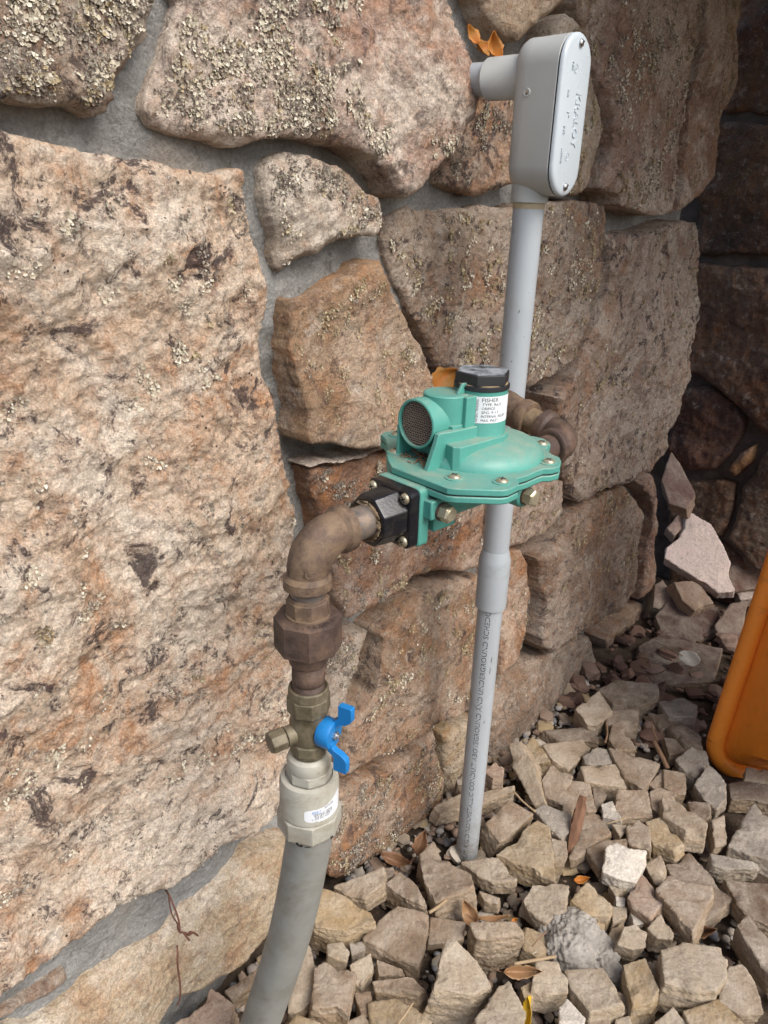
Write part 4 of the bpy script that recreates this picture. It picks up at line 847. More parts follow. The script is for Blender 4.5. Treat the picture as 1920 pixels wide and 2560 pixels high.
# raised words on the cover: read from top to bottom
def cover_text(body, size, y0, z0, width=None, mat=M_PVC3, dep=.0009):
    v, f, w = text_geo(body, size, dep, width)
    g = G(); g.add([(.0408 + c, y0 - 0 + b, z0 - a) for a, b, c in v], f); return g.obj('raised_lettering', mat, cover, 0, .5)
cover_text('KRALOY', .0140, .002, 1.047, .049)
cover_text('1"', .0075, -.013, 1.029); cover_text('1LB', .0045, -.016, 1.048); cover_text('PVC', .0045, -.017, 1.016)
cover_text('LISTED', .0040, -.0165, .996, .014); cover_text('TYPE', .0036, -.0125, 1.073)
for yy, zz in ((-.004, 1.0675), (-.003, .989)):
    g = G(); M = along((1, 0, 0), (.0404, yy, zz)); g.lathe([(.0042, 0), (.0042, .0008), (.0036, .0008), (.0036, 0)], 24, M, caps=False); g.obj('raised_mark', M_PVC3, cover)
    v, f, w = text_geo('UL' if zz > 1.03 else 'SA', .0042, .0003, .0042); g = G(); g.add([(.0408 + c, yy + b - .0014, zz + .0021 - a) for a, b, c in v], f); g.obj('raised_lettering', M_PVC3, cover)
# small knock mark on the side of the box
g = G(); g.lathe([(.0042, 0), (.0036, .0009), (.0014, .0003)], 18, along((0, -1, 0), (.002, -BHW, 1.046))); g.obj('side_knob', M_PVC2, cond)
g = G(); g.lathe([(.0014, .0004), (.0011, .0011)], 12, along((0, -1, 0), (.002, -BHW, 1.0455))); g.obj('rust_spot', M_RUST, cond)
# printed line climbing the pipe
def wrap_text(body, height, R, ang0, z0, width, up_sign=1, mat=M_INK2, parent=None, vertical=True, name='printed_lettering'):
    v, f, w = text_geo(body, height, 0.0, width)
    out = []
    for a, b, c in v:
        th = ang0 + up_sign * b / R
        out.append((R * math.cos(th), R * math.sin(th), z0 + a))
    g = G(); g.add(out, f); return g.obj(name, mat, parent, 0, .5)

wrap_text('MUM RIGID NONMETALLIC CONDUIT ABOVEGROUND AND UNDERGROUND SCHEDU', .0098, .01682, math.radians(-59 + 5), .012, .436, -1, M_INK2, cond)
def wrap_patch(pts, R, mat, parent, name):          # small thin patch on a pipe: pts (angle deg, z)
    g = G(); g.add([(R * math.cos(math.radians(a)), R * math.sin(math.radians(a)), z) for a, z in pts], [tuple(range(len(pts)))]); return g.obj(name, mat, parent, 0, 3)
M_YEL = plain('yellowed_glue', (.45, .34, .15), .6, .2, 90)
wrap_patch([(-145, .318), (-125, .314), (-112, .306), (-96, .299), (-80, .297), (-76, .291), (-95, .290), (-112, .294), (-128, .302), (-144, .309)], .01685, M_YEL, cond, 'glue_smear')
for a, z, l in ((-32, .37, .008), (-34, .352, .009), (-38, .27, .005), (-60, .83, .003), (-70, .775, .0015)):
    wrap_patch([(a, z), (a + 3, z), (a + 5, z + l), (a + 2, z + l)], .01683, M_INK2, cond, 'scuff')

# ------------------------------------------------------------------ gas riser with regulator
RX, RY, RZ = -.0565, .521, .708
ga = math.radians(6); GD = U * math.cos(ga) + N * math.sin(ga)               # flow direction, GO = outward
gas = empty('gas_riser', (RX, RY, 0)); gas.rotation_euler = (0, 0, math.atan2(GD[1], GD[0]))
tag(gas, 'gas riser with teal pressure regulator, rusty elbow and union, blue valve handle and grey sleeve', 'gas riser')

def to_local(p):                               # world -> gas riser local
    q = np.asarray(p, float) - np.array([RX, RY, 0]); return (q[0] * GD[0] + q[1] * GD[1], -q[0] * GD[1] + q[1] * GD[0], q[2])
# in this frame +x follows the gas, +y points to the wall, so outward is -y
# bent sleeve
ctrl = [(-.0565,.521,.437),(-.0568,.5213,.42),(-.0610,.5235,.386),(-.0668,.5262,.346),(-.0755,.5305,.294),(-.0872,.5363,.238),(-.1003,.5429,.182),(-.1145,.5500,.122),(-.131,.558,.06),(-.148,.566,.0),(-.160,.572,-.05)]
def smooth_path(P, n=6):
    P = [np.array(p) for p in P]; out = []
    for i in range(len(P) - 1):
        p0, p1, p2, p3 = P[max(i - 1, 0)], P[i], P[i + 1], P[min(i + 2, len(P) - 1)]
        for k in range(n):
            t = k / n; out.append(.5 * (2 * p1 + (p2 - p0) * t + (2 * p0 - 5 * p1 + 4 * p2 - p3) * t * t + (3 * p1 - p0 - 3 * p2 + p3) * t ** 3))
    out.append(P[-1]); return out
g = G(); g.tube([to_local(p) for p in smooth_path(ctrl)], .0208, 40); sleeve = g.obj('sleeve', M_SLEEVE, gas, 0, 3)
def ngon(g, n, r0, z0, r1, z1, a0=0, cham=.0015):
    R = lambda r: r / math.cos(PI / n)
    g.lathe([(R(r0) - cham * 2, z0), (R(r0), z0 + cham), (R(r1), z1 - cham), (R(r1) - cham * 2, z1)], n, None, True, a0)
# service head (grey): octagonal lower nut, round body, upper ring and hex
g = G(); g.lathe([(.0212, .426), (.0255, .4345)], 8, None, True, .2); ngon(g, 8, .0262, .4340, .0262, .4535, .2, .001); g.obj('head_nut', M_GREYPAINT, gas, .0006, .5)
g = G(); g.lathe([(.0262, .4545), (.0262, .457), (.0256, .459), (.0256, .484), (.0242, .4885), (.0205, .4895), (.0203, .4875), (.0188, .4875)], 48); g.obj('head_body', M_GREYPAINT, gas, 0, .5)
g = G(); g.lathe([(.0235, .4525), (.0235, .4555)], 40); g.obj('seal', M_DARK, gas, 0, .5)
g = G(); ngon(g, 8, .0180, .4875, .0180, .4995, .1, .0015); g.lathe([(.0185, .4985), (.0190, .501), (.0190, .507), (.0178, .510), (.0150, .512)], 40); g.obj('head_hex', M_GREYPAINT, gas, .0005, .5)
# paint chips on the nut
def lab_patch(pts, R, name, mat, parent):
    return wrap_patch(pts, R, mat, parent, name)
CAMA = math.degrees(math.atan2(to_local((0, 0, 0))[1], to_local((0, 0, 0))[0]))      # bearing of the photographer
# sticker on the body
rot_l = lambda ang: CAMA + ang
def wrap_strip(cols, R, mat, parent, name):        # thin sheet round a pipe: columns of (angle deg, z low, z high)
    g = G(); v = []
    for a_, z0_, z1_ in cols: c_, s_ = math.cos(math.radians(a_)), math.sin(math.radians(a_)); v += [(R * c_, R * s_, z0_), (R * c_, R * s_, z1_)]
    g.add(v, [(2 * i, 2 * i + 2, 2 * i + 3, 2 * i + 1) for i in range(len(cols) - 1)]); return g.obj(name, mat, parent, 0, 3)
RS = .02575
st = wrap_strip([(rot_l(a_), z0_, z1_) for a_, z0_, z1_ in ((-10, .4618, .4700), (-6, .4596, .4712), (2, .4590, .4718), (8, .4590, .4722), (14, .4596, .4720), (20, .4580, .4724), (27, .4572, .4728), (34, .4578, .4738), (42, .4584, .4750), (50, .4582, .4766), (58, .4588, .4780), (66, .4590, .4795), (74, .4596, .4800))], RS, M_LABEL, gas, 'sticker')
def wrapped_words(body, size, R, ang_deg, z0, width, mat, parent, slope=0.0, name='printed_lettering'):
    v, f, w = text_geo(body, size, 0.0, width); g = G()
    g.add([(R * math.cos(math.radians(ang_deg) + a / R), R * math.sin(math.radians(ang_deg) + a / R), z0 + b + slope * a) for a, b, c in v], f); return g.obj(name, mat, parent, 0, 3)
RT = RS + .00008
wrapped_words('PERFECT', .0042, RT, rot_l(5), .4672, .0080, M_BLUEINK, st, .06)
wrapped_words('BATS1206', .0034, RT, rot_l(30), .4705, .0090, M_INK, st, .16)
wrapped_words('SERVICE HEAD', .0032, RT, rot_l(8), .4650, .018, M_INK, st, .10)
wrapped_words('3/4 IPT MALE', .0032, RT, rot_l(10), .4628, .017, M_INK, st, .10)
wrapped_words('1-1/4 OUTLET', .0032, RT, rot_l(5), .4606, .017, M_INK, st, .08)
# paint knocked off the lower nut
for a_, w_, z0_, z1_ in ((-24, 5, .4362, .4385), (-21, 9, .4350, .4364), (-16, 4, .4348, .4372), (-9, 13, .4345, .4352), (38, 5, .4362, .4374), (41, 4, .4370, .4384)):
    wrap_strip([(rot_l(a_), z0_, z1_), (rot_l(a_ + w_ * .5), z0_ - .0002, z1_ + .0005), (rot_l(a_ + w_), z0_ + .0003, z1_ - .0003)], .0287, M_DARK, gas, 'paint_chip')
# ball valve
VZ = .536
g = G(); g.lathe([(.0140, .508), (.0138, .513), (.0150, .515)], 32); ngon(g, 8, .0150, .5145, .0150, .527, .35, .0015)
g.lathe([(.0140, .526), (.0156, .531), (.0163, .537), (.0160, .545), (.0150, .549), (.0150, .5535), (.0162, .5565)], 36)
ngon(g, 8, .0168, .5555, .0168, .5715, .28, .0012); g.lathe([(.0168, .571), (.0164, .5785), (.0150, .5795), (.0136, .5780)], 36)
g.obj('valve_body', M_BRASS, gas, .0005, .5)
# side test plug
PA = math.radians(CAMA - 62); pd = Vector((math.cos(PA), math.sin(PA), -.05)).normalized()
g = G(); M = along(pd, (0, 0, .5375)); g.lathe([(.0082, .010), (.0082, .021), (.0088, .022)], 24, M); g.lathe([(.0085, .0225), (.0095, .0235), (.0095, .0345), (.0088, .036)], 8, M, True, .2); g.obj('test_plug', M_BRASS, gas, .0004, .5)
# handle: two flat wings on a hub, bent away from the body
HA = math.radians(CAMA + 57); hd = Vector((math.cos(HA), math.sin(HA), 0)); hs = Vector((-math.sin(HA), math.cos(HA), 0))
HM = Matrix(((hs.x, 0, hd.x, 0), (hs.y, 0, hd.y, 0), (0, 1, 0, VZ + .003), (0, 0, 0, 1)))   # local x across, y up, z outward
g = G(); g.lathe([(.0092, .012), (.0092, .0205), (.0075, .0215)], 28, HM); g.obj('valve_stem', M_BRASS, gas, .0004, .5)
# S shaped plate in the (y, z) plane, as thick as the wings are wide
def ribbon(g, path, half, th, M):
    P = [Vector((0, a, b)) for a, b in path]; L = []; Rr = []
    for i, p in enumerate(P):
        t = (P[min(i + 1, len(P) - 1)] - P[max(i - 1, 0)]).normalized(); nn = Vector((0, -t.z, t.y)) * th / 2
        L.append(p + nn); Rr.append(p - nn)
    ring = L + Rr[::-1]; n = len(ring); v = [(-half, q.y, q.z) for q in ring] + [(half, q.y, q.z) for q in ring]
    f = [(i, (i + 1) % n, n + (i + 1) % n, n + i) for i in range(n)]
    m = len(P)
    for i in range(m - 1):
        f.append((i, n - 1 - i, n - 2 - i, i + 1)); f.append((n + i, n + i + 1, 2 * n - 2 - i, 2 * n - 1 - i))
    g.add(v, f, M)
def wing(g, sg, sh):                             # one wing: a flat blade standing on its edge
    P = [(.0045, .0205), (.0100, .0205), (.0130, .0225), (.0152, .0262), (.0168, .0275), (.0292, .0275), (.0297, .0280), (.0297, .0390), (.0287, .0398), (.0178, .0398), (.0155, .0385), (.0125, .0345), (.0105, .0290), (.0085, .0262), (.0045, .0255)]
    n = len(P); x0, x1 = sh - .0030, sh + .0030
    v = [(x0, sg * a, b) for a, b in P] + [(x1, sg * a, b) for a, b in P]
    g.add(v, [tuple(range(n)), tuple(reversed(range(n, 2 * n)))] + [(i, n + i, n + (i + 1) % n, (i + 1) % n) for i in range(n)], HM)
g = G(); wing(g, 1, .0035); wing(g, -1, -.0035)
g.lathe([(.0095, .0125), (.0120, .0125), (.0128, .0140), (.0128, .0225), (.0118, .0250), (.0060, .0250)], 32, HM)
handle = g.obj('valve_handle', M_BLUE, gas, .0008, .7)
g = G(); g.lathe([(.0040, .0240), (.0040, .0275)], 6, HM); g.obj('handle_nut', M_STEELSCREW, handle, .0003, .5)
g = G(); g.lathe([(.0019, .0270), (.0019, .0292)], 16, HM); g.obj('handle_bolt', M_STEELSCREW, handle, .0002, .5)
for body, yy in (('UOVA', .0182), ('SLVA', -.0285)):
    v, f, w = text_geo(body, .0042, .0003, .0100); g = G(); g.add([tuple(HM @ Vector(((.0035 if yy > 0 else -.0035) + .0016 - b, yy + a, .0398 + c))) for a, b, c in v], f); g.obj('raised_lettering', M_BLUE, handle, 0, .5)
# nipple, union, upper thread
g = G(); prof = [(.0133, .574)]
for k in range(6): z = .5765 + k * .0013; prof += [(.0126, z), (.0133, z + .00065)]
prof += [(.0134, .587), (.0134, .592)]
for k in range(8): z = .5935 + k * .0013; prof += [(.0126, z), (.0133, z + .00065)]
prof += [(.0133, .606)]
g.lathe(prof, 36); g.obj('nipple', M_RUST2, gas, 0, .9)
g = G(); g.lathe([(.0150, .602), (.0156, .604), (.0156, .611), (.0150, .613)], 36); ngon(g, 8, .0190, .6125, .0190, .616, .15); ngon(g, 8, .0248, .6155, .0248, .6455, .15, .0018); un = g.obj('union', M_RUST2, gas, .0006, .5)
g = G(); g.lathe([(.0176, .645), (.0176, .6475)], 32); ngon(g, 8, .0158, .646, .0158, .6605, .3, .001); g.lathe([(.0150, .660), (.0142, .6625), (.0136, .6620)], 32); g.obj('union_tailpiece', M_RUST, gas, .0005, .5)
for i, ch in enumerate('117RACCHI'):          # cast lettering round the top of the union nut
    a = math.radians(CAMA - 20 + i * 11.5); v, f, w = text_geo(ch, .0052, .0003); g = G()
    rad = Vector((math.cos(a), math.sin(a), 0)); tg = Vector((-math.sin(a), math.cos(a), 0))
    g.add([tuple(rad * (.0195 + .0038 - b) * 1.0 + tg * (x - w / 2) + Vector((0, 0, .6457 + c))) for x, b, c in v], f); g.obj('cast_lettering', M_RUST2, un, 0, .5)
g = G(); g.lathe([(.0131, .655), (.0134, .6650), (.0133, .672)], 32); g.obj('upper_nipple', M_STEEL, gas, 0, .8)
def elbow(name, org, d0, d1, mat, R=.0285, r=.0158, rc=.0188, band=.0105, parent=None):
    d0 = Vector(d0).normalized(); d1 = Vector(d1).normalized(); org = Vector(org)      # runs from org - d0*R to org + d1*R
    a = org - d0 * R; g = G(); pts = []; rad = []
    cen = a + d1 * R
    for k in range(15):
        t = k / 14 * PI / 2; pts.append(cen - d1 * R * math.cos(t) + d0 * R * math.sin(t)); rad.append(r * (1 + .10 * math.sin(2 * t)))
    g.tube([a - d0 * .004] + pts + [org + d1 * (R + .004)], [r] + rad + [r], 32)
    g.lathe([(rc - .0035, -band), (rc - .0008, -band + .0005), (rc, -band + .0012), (rc, -.0018), (rc - .0012, -.0005), (r - .0005, .0025)], 36, along(d0, a))
    g.lathe([(rc - .0035, -band), (rc - .0008, -band + .0005), (rc, -band + .0012), (rc, -.0018), (rc - .0012, -.0005), (r - .0005, .0025)], 36, along(-d1, org + d1 * R))
    return g.obj(name, mat, parent, 0, .55)
elbow('elbow', (0, 0, RZ), (0, 0, 1), (1, 0, 0), M_RUST, parent=gas)
g = G(); g.lathe([(.0045, 0), (.0045, .0006), (.0036, .0006), (.0036, 0)], 20, along(Vector((math.cos(math.radians(CAMA + 8)), math.sin(math.radians(CAMA + 8)), .1)), (.0155 * math.cos(math.radians(CAMA + 8)), .0155 * math.sin(math.radians(CAMA + 8)), .688)), caps=False); g.obj('cast_mark', M_RUST, gas, 0, .5)
g = G(); g.lathe([(.0134, .033), (.0134, .072)], 36, along((1, 0, 0), (0, 0, RZ))); g.obj('inlet_nipple', M_STEEL, gas, 0, .5)
# ---- regulator, local x along the flow, o = outward distance (-y), heights above the pipe axis
def L3(x, o, z): return (x, -o, RZ + z)
REG = Matrix(((1, 0, 0, 0), (0, -1, 0, 0), (0, 0, 1, RZ), (0, 0, 0, 1)))      # (x, o, z) -> riser local
mm = lambda pts: [(a / 1000, b / 1000) for a, b in pts]
# pipe dope and black inlet flange
g = G()
pts = []
for k in range(28):
    pass
bmd = bmesh.new(); bmesh.ops.create_cone(bmd, cap_ends=True, segments=36, radius1=.0168, radius2=.0152, depth=.006)
bmesh.ops.subdivide_edges(bmd, edges=bmd.edges, cuts=2, use_grid_fill=True)
rr = np.random.RandomState(4); MX = along((1, 0, 0), (.0610, 0, RZ))
for v in bmd.verts: v.co = v.co * (1 + .0 ) + Vector(rr.normal(0, .0006, 3))
me = bpy.data.meshes.new('pipe_dope'); bmd.transform(MX); bmd.to_mesh(me); bmd.free(); link('pipe_dope', me, gas, M_DOPE, 3)
g = G(); M = along((1, 0, 0), (-.0045, 0, RZ)); R8 = 1 / math.cos(PI / 8)
g.lathe([(.0165, .0665), (.0168, .064), (.0198 * R8, .064), (.0205 * R8, .0655), (.0218 * R8, .087), (.0226 * R8, .0895)], 8, M, False, PI / 8)
def rrect(hw, hh, r, n=5):
    o = []
    for cx, cy, a0 in ((hw - r, hh - r, 0), (-hw + r, hh - r, 90), (-hw + r, -hh + r, 180), (hw - r, -hh + r, 270)):
        for k in range(n + 1): a = math.radians(a0 + 90 * k / n); o.append((cx + r * math.cos(a), cy + r * math.sin(a)))
    return o
loft_x(g, [(.0835, [(a, b + RZ) for a, b in rrect(.0240, .0240, .005)]), (.0847, [(a, b + RZ) for a, b in rrect(.0250, .0250, .006)]), (.0935, [(a, b + RZ) for a, b in rrect(.0254, .0254, .006)])])
blk = g.obj('inlet_flange', M_BLACK, gas, .0008, .6)
for yy in (-.0186, .0186):
    for zz in (-.0186, .0186):
        s = screw_shape(.0046, .0030, (-1, 0, 0), (.0835, yy, RZ + zz)).obj('screw', M_ZINC, blk, 0, .9)
        cross_shape(.0046, .0030, (-1, 0, 0), (.0835, yy, RZ + zz), .5).obj('screw_recess', M_DARK, blk)
# lower body (teal)
FC = (191, -4)
outline = mm([(101.5,-16),(101.5,46),(105.5,52),(130.5,76),(136.5,78.5),(151.5,77),(158.5,71),(162.5,66.5),(174.5,67.5),(192.5,66),(199.5,66),(205.5,70),(215.5,71),(228.5,63.5),(236.5,56),(237.5,48),(241.5,42),(249.5,33),(256.5,32),(265.5,25),(271.5,14),(270.5,4),(265.5,-4),(265.5,-14),(264.5,-30),(271.5,-40),(267.5,-52),(257.5,-58),(249.5,-58),(237.5,-68),(223.5,-76),(213.5,-85),(203.5,-88),(195.5,-84),(187.5,-84),(179.5,-90),(167.5,-94),(157.5,-90),(152.5,-78),(145.5,-69),(133.5,-54),(123.5,-46),(113.5,-34),(106.5,-24)])
def inset(o, d):
    c = np.mean(o, axis=0); return [tuple(np.array(p) + (c - np.array(p)) / np.linalg.norm(c - np.array(p)) * d) for p in o]
g = G(); g.prism(outline, .0192, .0252, REG)
g.lathe([(.020, .0), (.028, .004), (.036, .010), (.044, .0200)], 48, REG @ Matrix.Translation((FC[0] / 1000, FC[1] / 1000, 0)))
g.lathe([(.0195, .112), (.0195, .265), (.0175, .272)], 32, along((1, 0, 0), (0, 0, RZ)))
loft_x(g, [(.0937, [(a, b + RZ) for a, b in rrect(.0258, .0256, .0045)]), (.1050, [(a, b + RZ) for a, b in rrect(.0258, .0256, .0045)])])
g.box(.1048, .1300, -.030, .024, -.004, .0200, REG)                     # collar under the cover
g.box(.0975, .1225, .0180, .0345, .0005, .0168, REG); g.box(.1090, .1600, .0100, .0290, -.0005, .0200, REG)                  # block that carries the first plug
g.box(.1130, .1400, .004, .0240, -.0170, .004, REG)

g.lathe([(.0110, .025), (.0112, .0545), (.0100, .058)], 24, along((0, -1, 0), L3(.189, 0, .0075)))
base = g.obj('regulator_base', M_TEAL, gas, .0013, .6)
v, f, w = text_geo('FLOW', .0058, .0002, .016); g = G(); g.add([L3(.1005 + a, .0305 - b, .0169 + c) for a, b, c in v], f); g.obj('raised_lettering', M_INK2, base, 0, .5)
def hexbolt(org, axis, name='hex_plug', rot=.2):
    M = along(axis, org); g = G(); rh = .0066 / math.cos(PI / 6)
    g.lathe([(rh - .001, 0), (rh, .0008), (rh, .0085), (rh - .0012, .0098)], 6, M, True, rot); g.lathe([(.0055, .0095), (.0052, .0102)], 20, M); o = g.obj(name, M_ZINC, base, .0004, .5)
    g = G(); g.lathe([(.0078, -.0012), (.0078, .0012)], 24, M); g.obj('plug_washer', M_RUST2, base, 0, .5); return o
hexbolt(L3(.1095, .0356, .0062), (0, -1, .0)); hexbolt(L3(.189, .0588, .0075), (0, -1, 0), rot=.5)
g = G(); g.prism(inset(outline, .0007), .0252, .0261, REG); g.obj('diaphragm_edge', M_CAPSIDE, gas, 0, .5)
# upper casing (teal)
g = G(); g.prism(outline, .0261, .0317, REG)
T = REG @ Matrix.Translation((.1905, -.002, 0))
g.lathe([(.0610, .029), (.0606, .0325), (.0592, .0362), (.0565, .0398), (.0520, .0428), (.0440, .0450), (.0300, .0468), (.0200, .0476)], 64, T, False)
XL = .1490                                                                  # the casing is hollow below the vent
for i, (x, y, z) in enumerate(g.v):
    if z > RZ + .0320 and x < XL and -.0365 < -y < .0085: g.v[i] = (XL, y, z)
CASE = REG @ Matrix.Translation((.190, 0, 0))
g.lathe([(.0256, .0462), (.0240, .0490), (.0232, .0530), (.0229, .0920)], 48, CASE, False)
# vent: barrel towards the inlet, its housing and the open pocket below it
VY, VZ0, VR = -.0165, .0640, .0212
def rib(g, o0, o1):                             # web under the vent, sloping forward to the flange
    P = [(.1282, .0610), (.1262, .0540), (.1165, .0310), (.1600, .0310), (.1600, .0610)]; n = 5
    g.add([L3(x, o0, z) for x, z in P] + [L3(x, o1, z) for x, z in P], [tuple(range(n)), tuple(reversed(range(n, 2 * n)))] + [(i, n + i, n + (i + 1) % n, (i + 1) % n) for i in range(n)])
def barrel(g, o, z, r, x0, x1, ri): g.lathe([(ri, x0 + .003), (ri, x0), (r - .0006, x0), (r, x0 + .0008), (r, x1)], 40, along((1, 0, 0), L3(0, o, z)), False)
barrel(g, VY, VZ0, VR, .1270, .1680, VR - .0024)
g.box(.1275, .1800, -.0385, -.0355, .0300, .0590, REG)                 # pocket, far side
                   # pocket, near side rib
g.box(.1460, .1800, -.0370, .0090, .0300, .0640, REG)                  # pocket back
rib(g, .0052, .0100)
g.prism(mm([(130, 5.2), (130, 9.8), (140, 12), (166, 14.5), (188, 12), (160, -8), (147, -4), (147, 5.2)]), .0310, .0615, REG)
g.prism(mm([(137, 8), (134, 21), (138, 26), (192, 27), (208, 20), (190, 2), (150, 2)]), .0315, .0520, REG)
# half round shoulder behind the vent, and the drilled lug
g.lathe([(.0195, .0500), (.0195, .0868), (.0185, .0880)], 36, REG @ Matrix.Translation((.1580, -.0115, 0)))
g.box(.158, .185, -.016, .012, .05, .0874, REG)
g.add([L3(.158, -.0015, .0878), L3(.174, -.0015, .0878), L3(.172, -.0015, .0965), L3(.164, -.0015, .0965), L3(.158, .0015, .0878), L3(.174, .0015, .0878), L3(.172, .0015, .0965), L3(.164, .0015, .0965)],
      [(0, 3, 2, 1), (4, 5, 6, 7), (0, 1, 5, 4), (1, 2, 6, 5), (2, 3, 7, 6), (3, 0, 4, 7)])
casing = g.obj('regulator_cover', M_TEAL, gas, .0014, .55, 3)
g = G(); g.lathe([(.0012, 0), (.0012, .0036)], 14, along((0, -1, 0), L3(.1665, -.0018, .0925))); g.obj('lug_hole', M_DARK, casing)
for x, o in ((168, -79), (131, -42), (122.5, 34.5), (145.5, 64.5), (215.5, 59.5), (254, 24.5), (250, -42), (208, -76)):
    s = screw_shape(.0053, .0034, (0, 0, 1), L3(x / 1000, o / 1000, .0317)).obj('screw', M_ZINC, casing, 0, .9)
    cross_shape(.0053, .0034, (0, 0, 1), L3(x / 1000, o / 1000, .0317), x * .37).obj('screw_recess', M_DARK, casing)
    g = G(); g.lathe([(.0078, -.002), (.0078, .0006), (.0070, .0009)], 24, Matrix.Translation(L3(x / 1000, o / 1000, .0317))); g.obj('screw_boss', M_TEAL, casing, 0, .5)
# vent screen: dark mouth with two runs of wire
g = G(); g.lathe([(VR - .0022, .1325), (VR - .0022, .133)], 36, along((1, 0, 0), L3(0, VY, VZ0))); g.obj('vent_mouth', M_DARK, casing)
g = G(); rv = VR - .0024; npitch = 19; pitch = 2 * rv / npitch
for k in range(npitch + 1):
    a = -rv + k * pitch; hw = math.sqrt(max(0, rv * rv - a * a))
    if hw < .001: continue
    m = max(4, int(hw / .0009)); zz = [(-hw + 2 * hw * i / m) for i in range(m + 1)]
    g.tube([L3(.1302 + .0004 * (-1) ** i, VY + a + .00028 * (-1) ** i, VZ0 + z) for i, z in enumerate(zz)], .00030, 5)
    g.tube([L3(.1302 - .0004 * (-1) ** i, VY + z, VZ0 + a) for i, z in enumerate(zz)], .00030, 5)
g.obj('vent_screen', M_MESHW, casing, 0, 3)
# debris caught in the pocket, dust lines on the dome
rr = np.random.RandomState(9); g = G()
for k in range(46):
    x = rr.uniform(.120, .147); o = rr.uniform(-.033, .004); a = rr.uniform(0, PI); l = rr.uniform(.002, .006)
    p = Vector(L3(x, o, .0322 + rr.uniform(0, .0022))); dv = Vector((math.cos(a) * l, math.sin(a) * l, rr.normal(0, .0008)))
    g.tube([p - dv, p + dv * .2, p + dv], [.0003, .0005, .0002], 5)
for k in range(26):
    x = rr.uniform(.096, .108); o = rr.uniform(-.012, .022); a = rr.uniform(0, PI); l = rr.uniform(.002, .005)
    p = Vector(L3(x + .004, o, .0268 + rr.uniform(0, .0015))); dv = Vector((math.cos(a) * l, math.sin(a) * l, rr.normal(0, .0008)))
M_LITTER = plain('dry_litter', (.22, .10, .045), .9, .4, 90)
g.obj('caught_litter', M_LITTER, casing, 0, 3)
# cap
g = G(); g.lathe([(.0236, .0905), (.0240, .0910), (.0240, .0942), (.0232, .0948)], 48, CASE); g.obj('cap_ring', M_CAPSIDE, casing, 0, .5)
g = G(); g.lathe([(.0225, .0948), (.0222, .0952)], 48, CASE); g.obj('cap_rim', M_DUST, casing, 0, .5)
g = G(); rh = .0212 / math.cos(PI / 6); HR = math.radians(-30); g.lathe([(rh, .0950), (rh, .1035), (rh - .0010, .1043)], 6, CASE, True, HR); cap = g.obj('cap', M_CAPSIDE, casing, .0005, .4)
g = G(); g.lathe([(rh - .0013, .1041), (rh - .0013, .1046)], 6, CASE, True, HR); g.obj('cap_top', M_CAP, casing)
# label on the spring case; angles measured from +x towards the wall side are negative outward
def case_pt(ang, z, R): return L3(.190 + R * math.cos(ang), R * math.sin(ang), z)       # ang in the (x, outward) plane
A0, A1 = math.radians(155), math.radians(30); LZ0, LZ1 = .0640, .0868; R0 = .0233
g = G(); nn = 30
v = [case_pt(A0 + (A1 - A0) * i / nn, z, R0 + .0001 * 0 + (0 if True else 0)) for i in range(nn + 1) for z in (LZ0, LZ1)]
g.add(v, [(2 * i, 2 * i + 2, 2 * i + 3, 2 * i + 1) for i in range(nn)]); lab = g.obj('label', M_LABEL, casing, 0, 3)
def label_words(body, size, a_deg, z0, width=None, vertical=False, mat=M_INK):
    v, f, w = text_geo(body, size, 0, width); g = G(); R = R0 + .00012
    if vertical: pts = [case_pt(math.radians(a_deg) + b / R, z0 + a, R) for a, b, c in v]
    else: pts = [case_pt(math.radians(a_deg) - a / R, z0 + b, R) for a, b, c in v]
    g.add(pts, f); return g.obj('printed_lettering', mat, lab, 0, 3)
label_words('PATENT PENDING', .0032, 144, .0650, .0195, True)
label_words('FISHER', .0046, 137, .0824, .0150, mat=M_INK2); label_words('TYPE: R622', .0033, 136, .0790, .0180); label_words('ORIFICE:', .0033, 137, .0756, .0125)
label_words('SPG: 9-13', .0033, 137, .0722, .0155); label_words('INTERNAL RELIEF', .0033, 137, .0688, .0240); label_words('MAX. INLET', .0033, 137, .0654, .0160)
# raised letters on the vent hood
for i, ch in enumerate('VENT'):
    a = math.radians(60 + i * 14); v, f, w = text_geo(ch, .0042, .0002); g = G()
    g.add([L3(.131 + x0 * .0 + (b), VY - (VR + .0001 + c) * math.cos(a + (x0 - w / 2) / VR), VZ0 + (VR + .0001 + c) * math.sin(a + (x0 - w / 2) / VR)) for x0, b, c in v], f); g.obj('raised_lettering', M_TEAL, casing, 0, .5)
# outlet: nipple, elbow to the wall, close nipple and a second fitting into the stones
g = G(); OZ = RZ + .0125; OD = Vector((0, 1, .2)).normalized()
g.lathe([(.0134, .250), (.0134, .312)], 32, along((1, 0, 0), (0, 0, OZ))); g.lathe([(.0175, .262), (.0175, .279)], 6, along((1, 0, 0), (0, 0, OZ))); g.obj('outlet_nipple', M_RUST2, gas, 0, .5)
OX = .341
elbow('outlet_elbow', (OX, 0, OZ), (1, 0, 0), OD, M_RUST2, R=.0275, parent=gas)
g = G(); g.lathe([(.0134, .030), (.0134, .062)], 32, along(OD, (OX, 0, OZ))); g.obj('close_nipple', M_DOPE, gas, 0, .5)
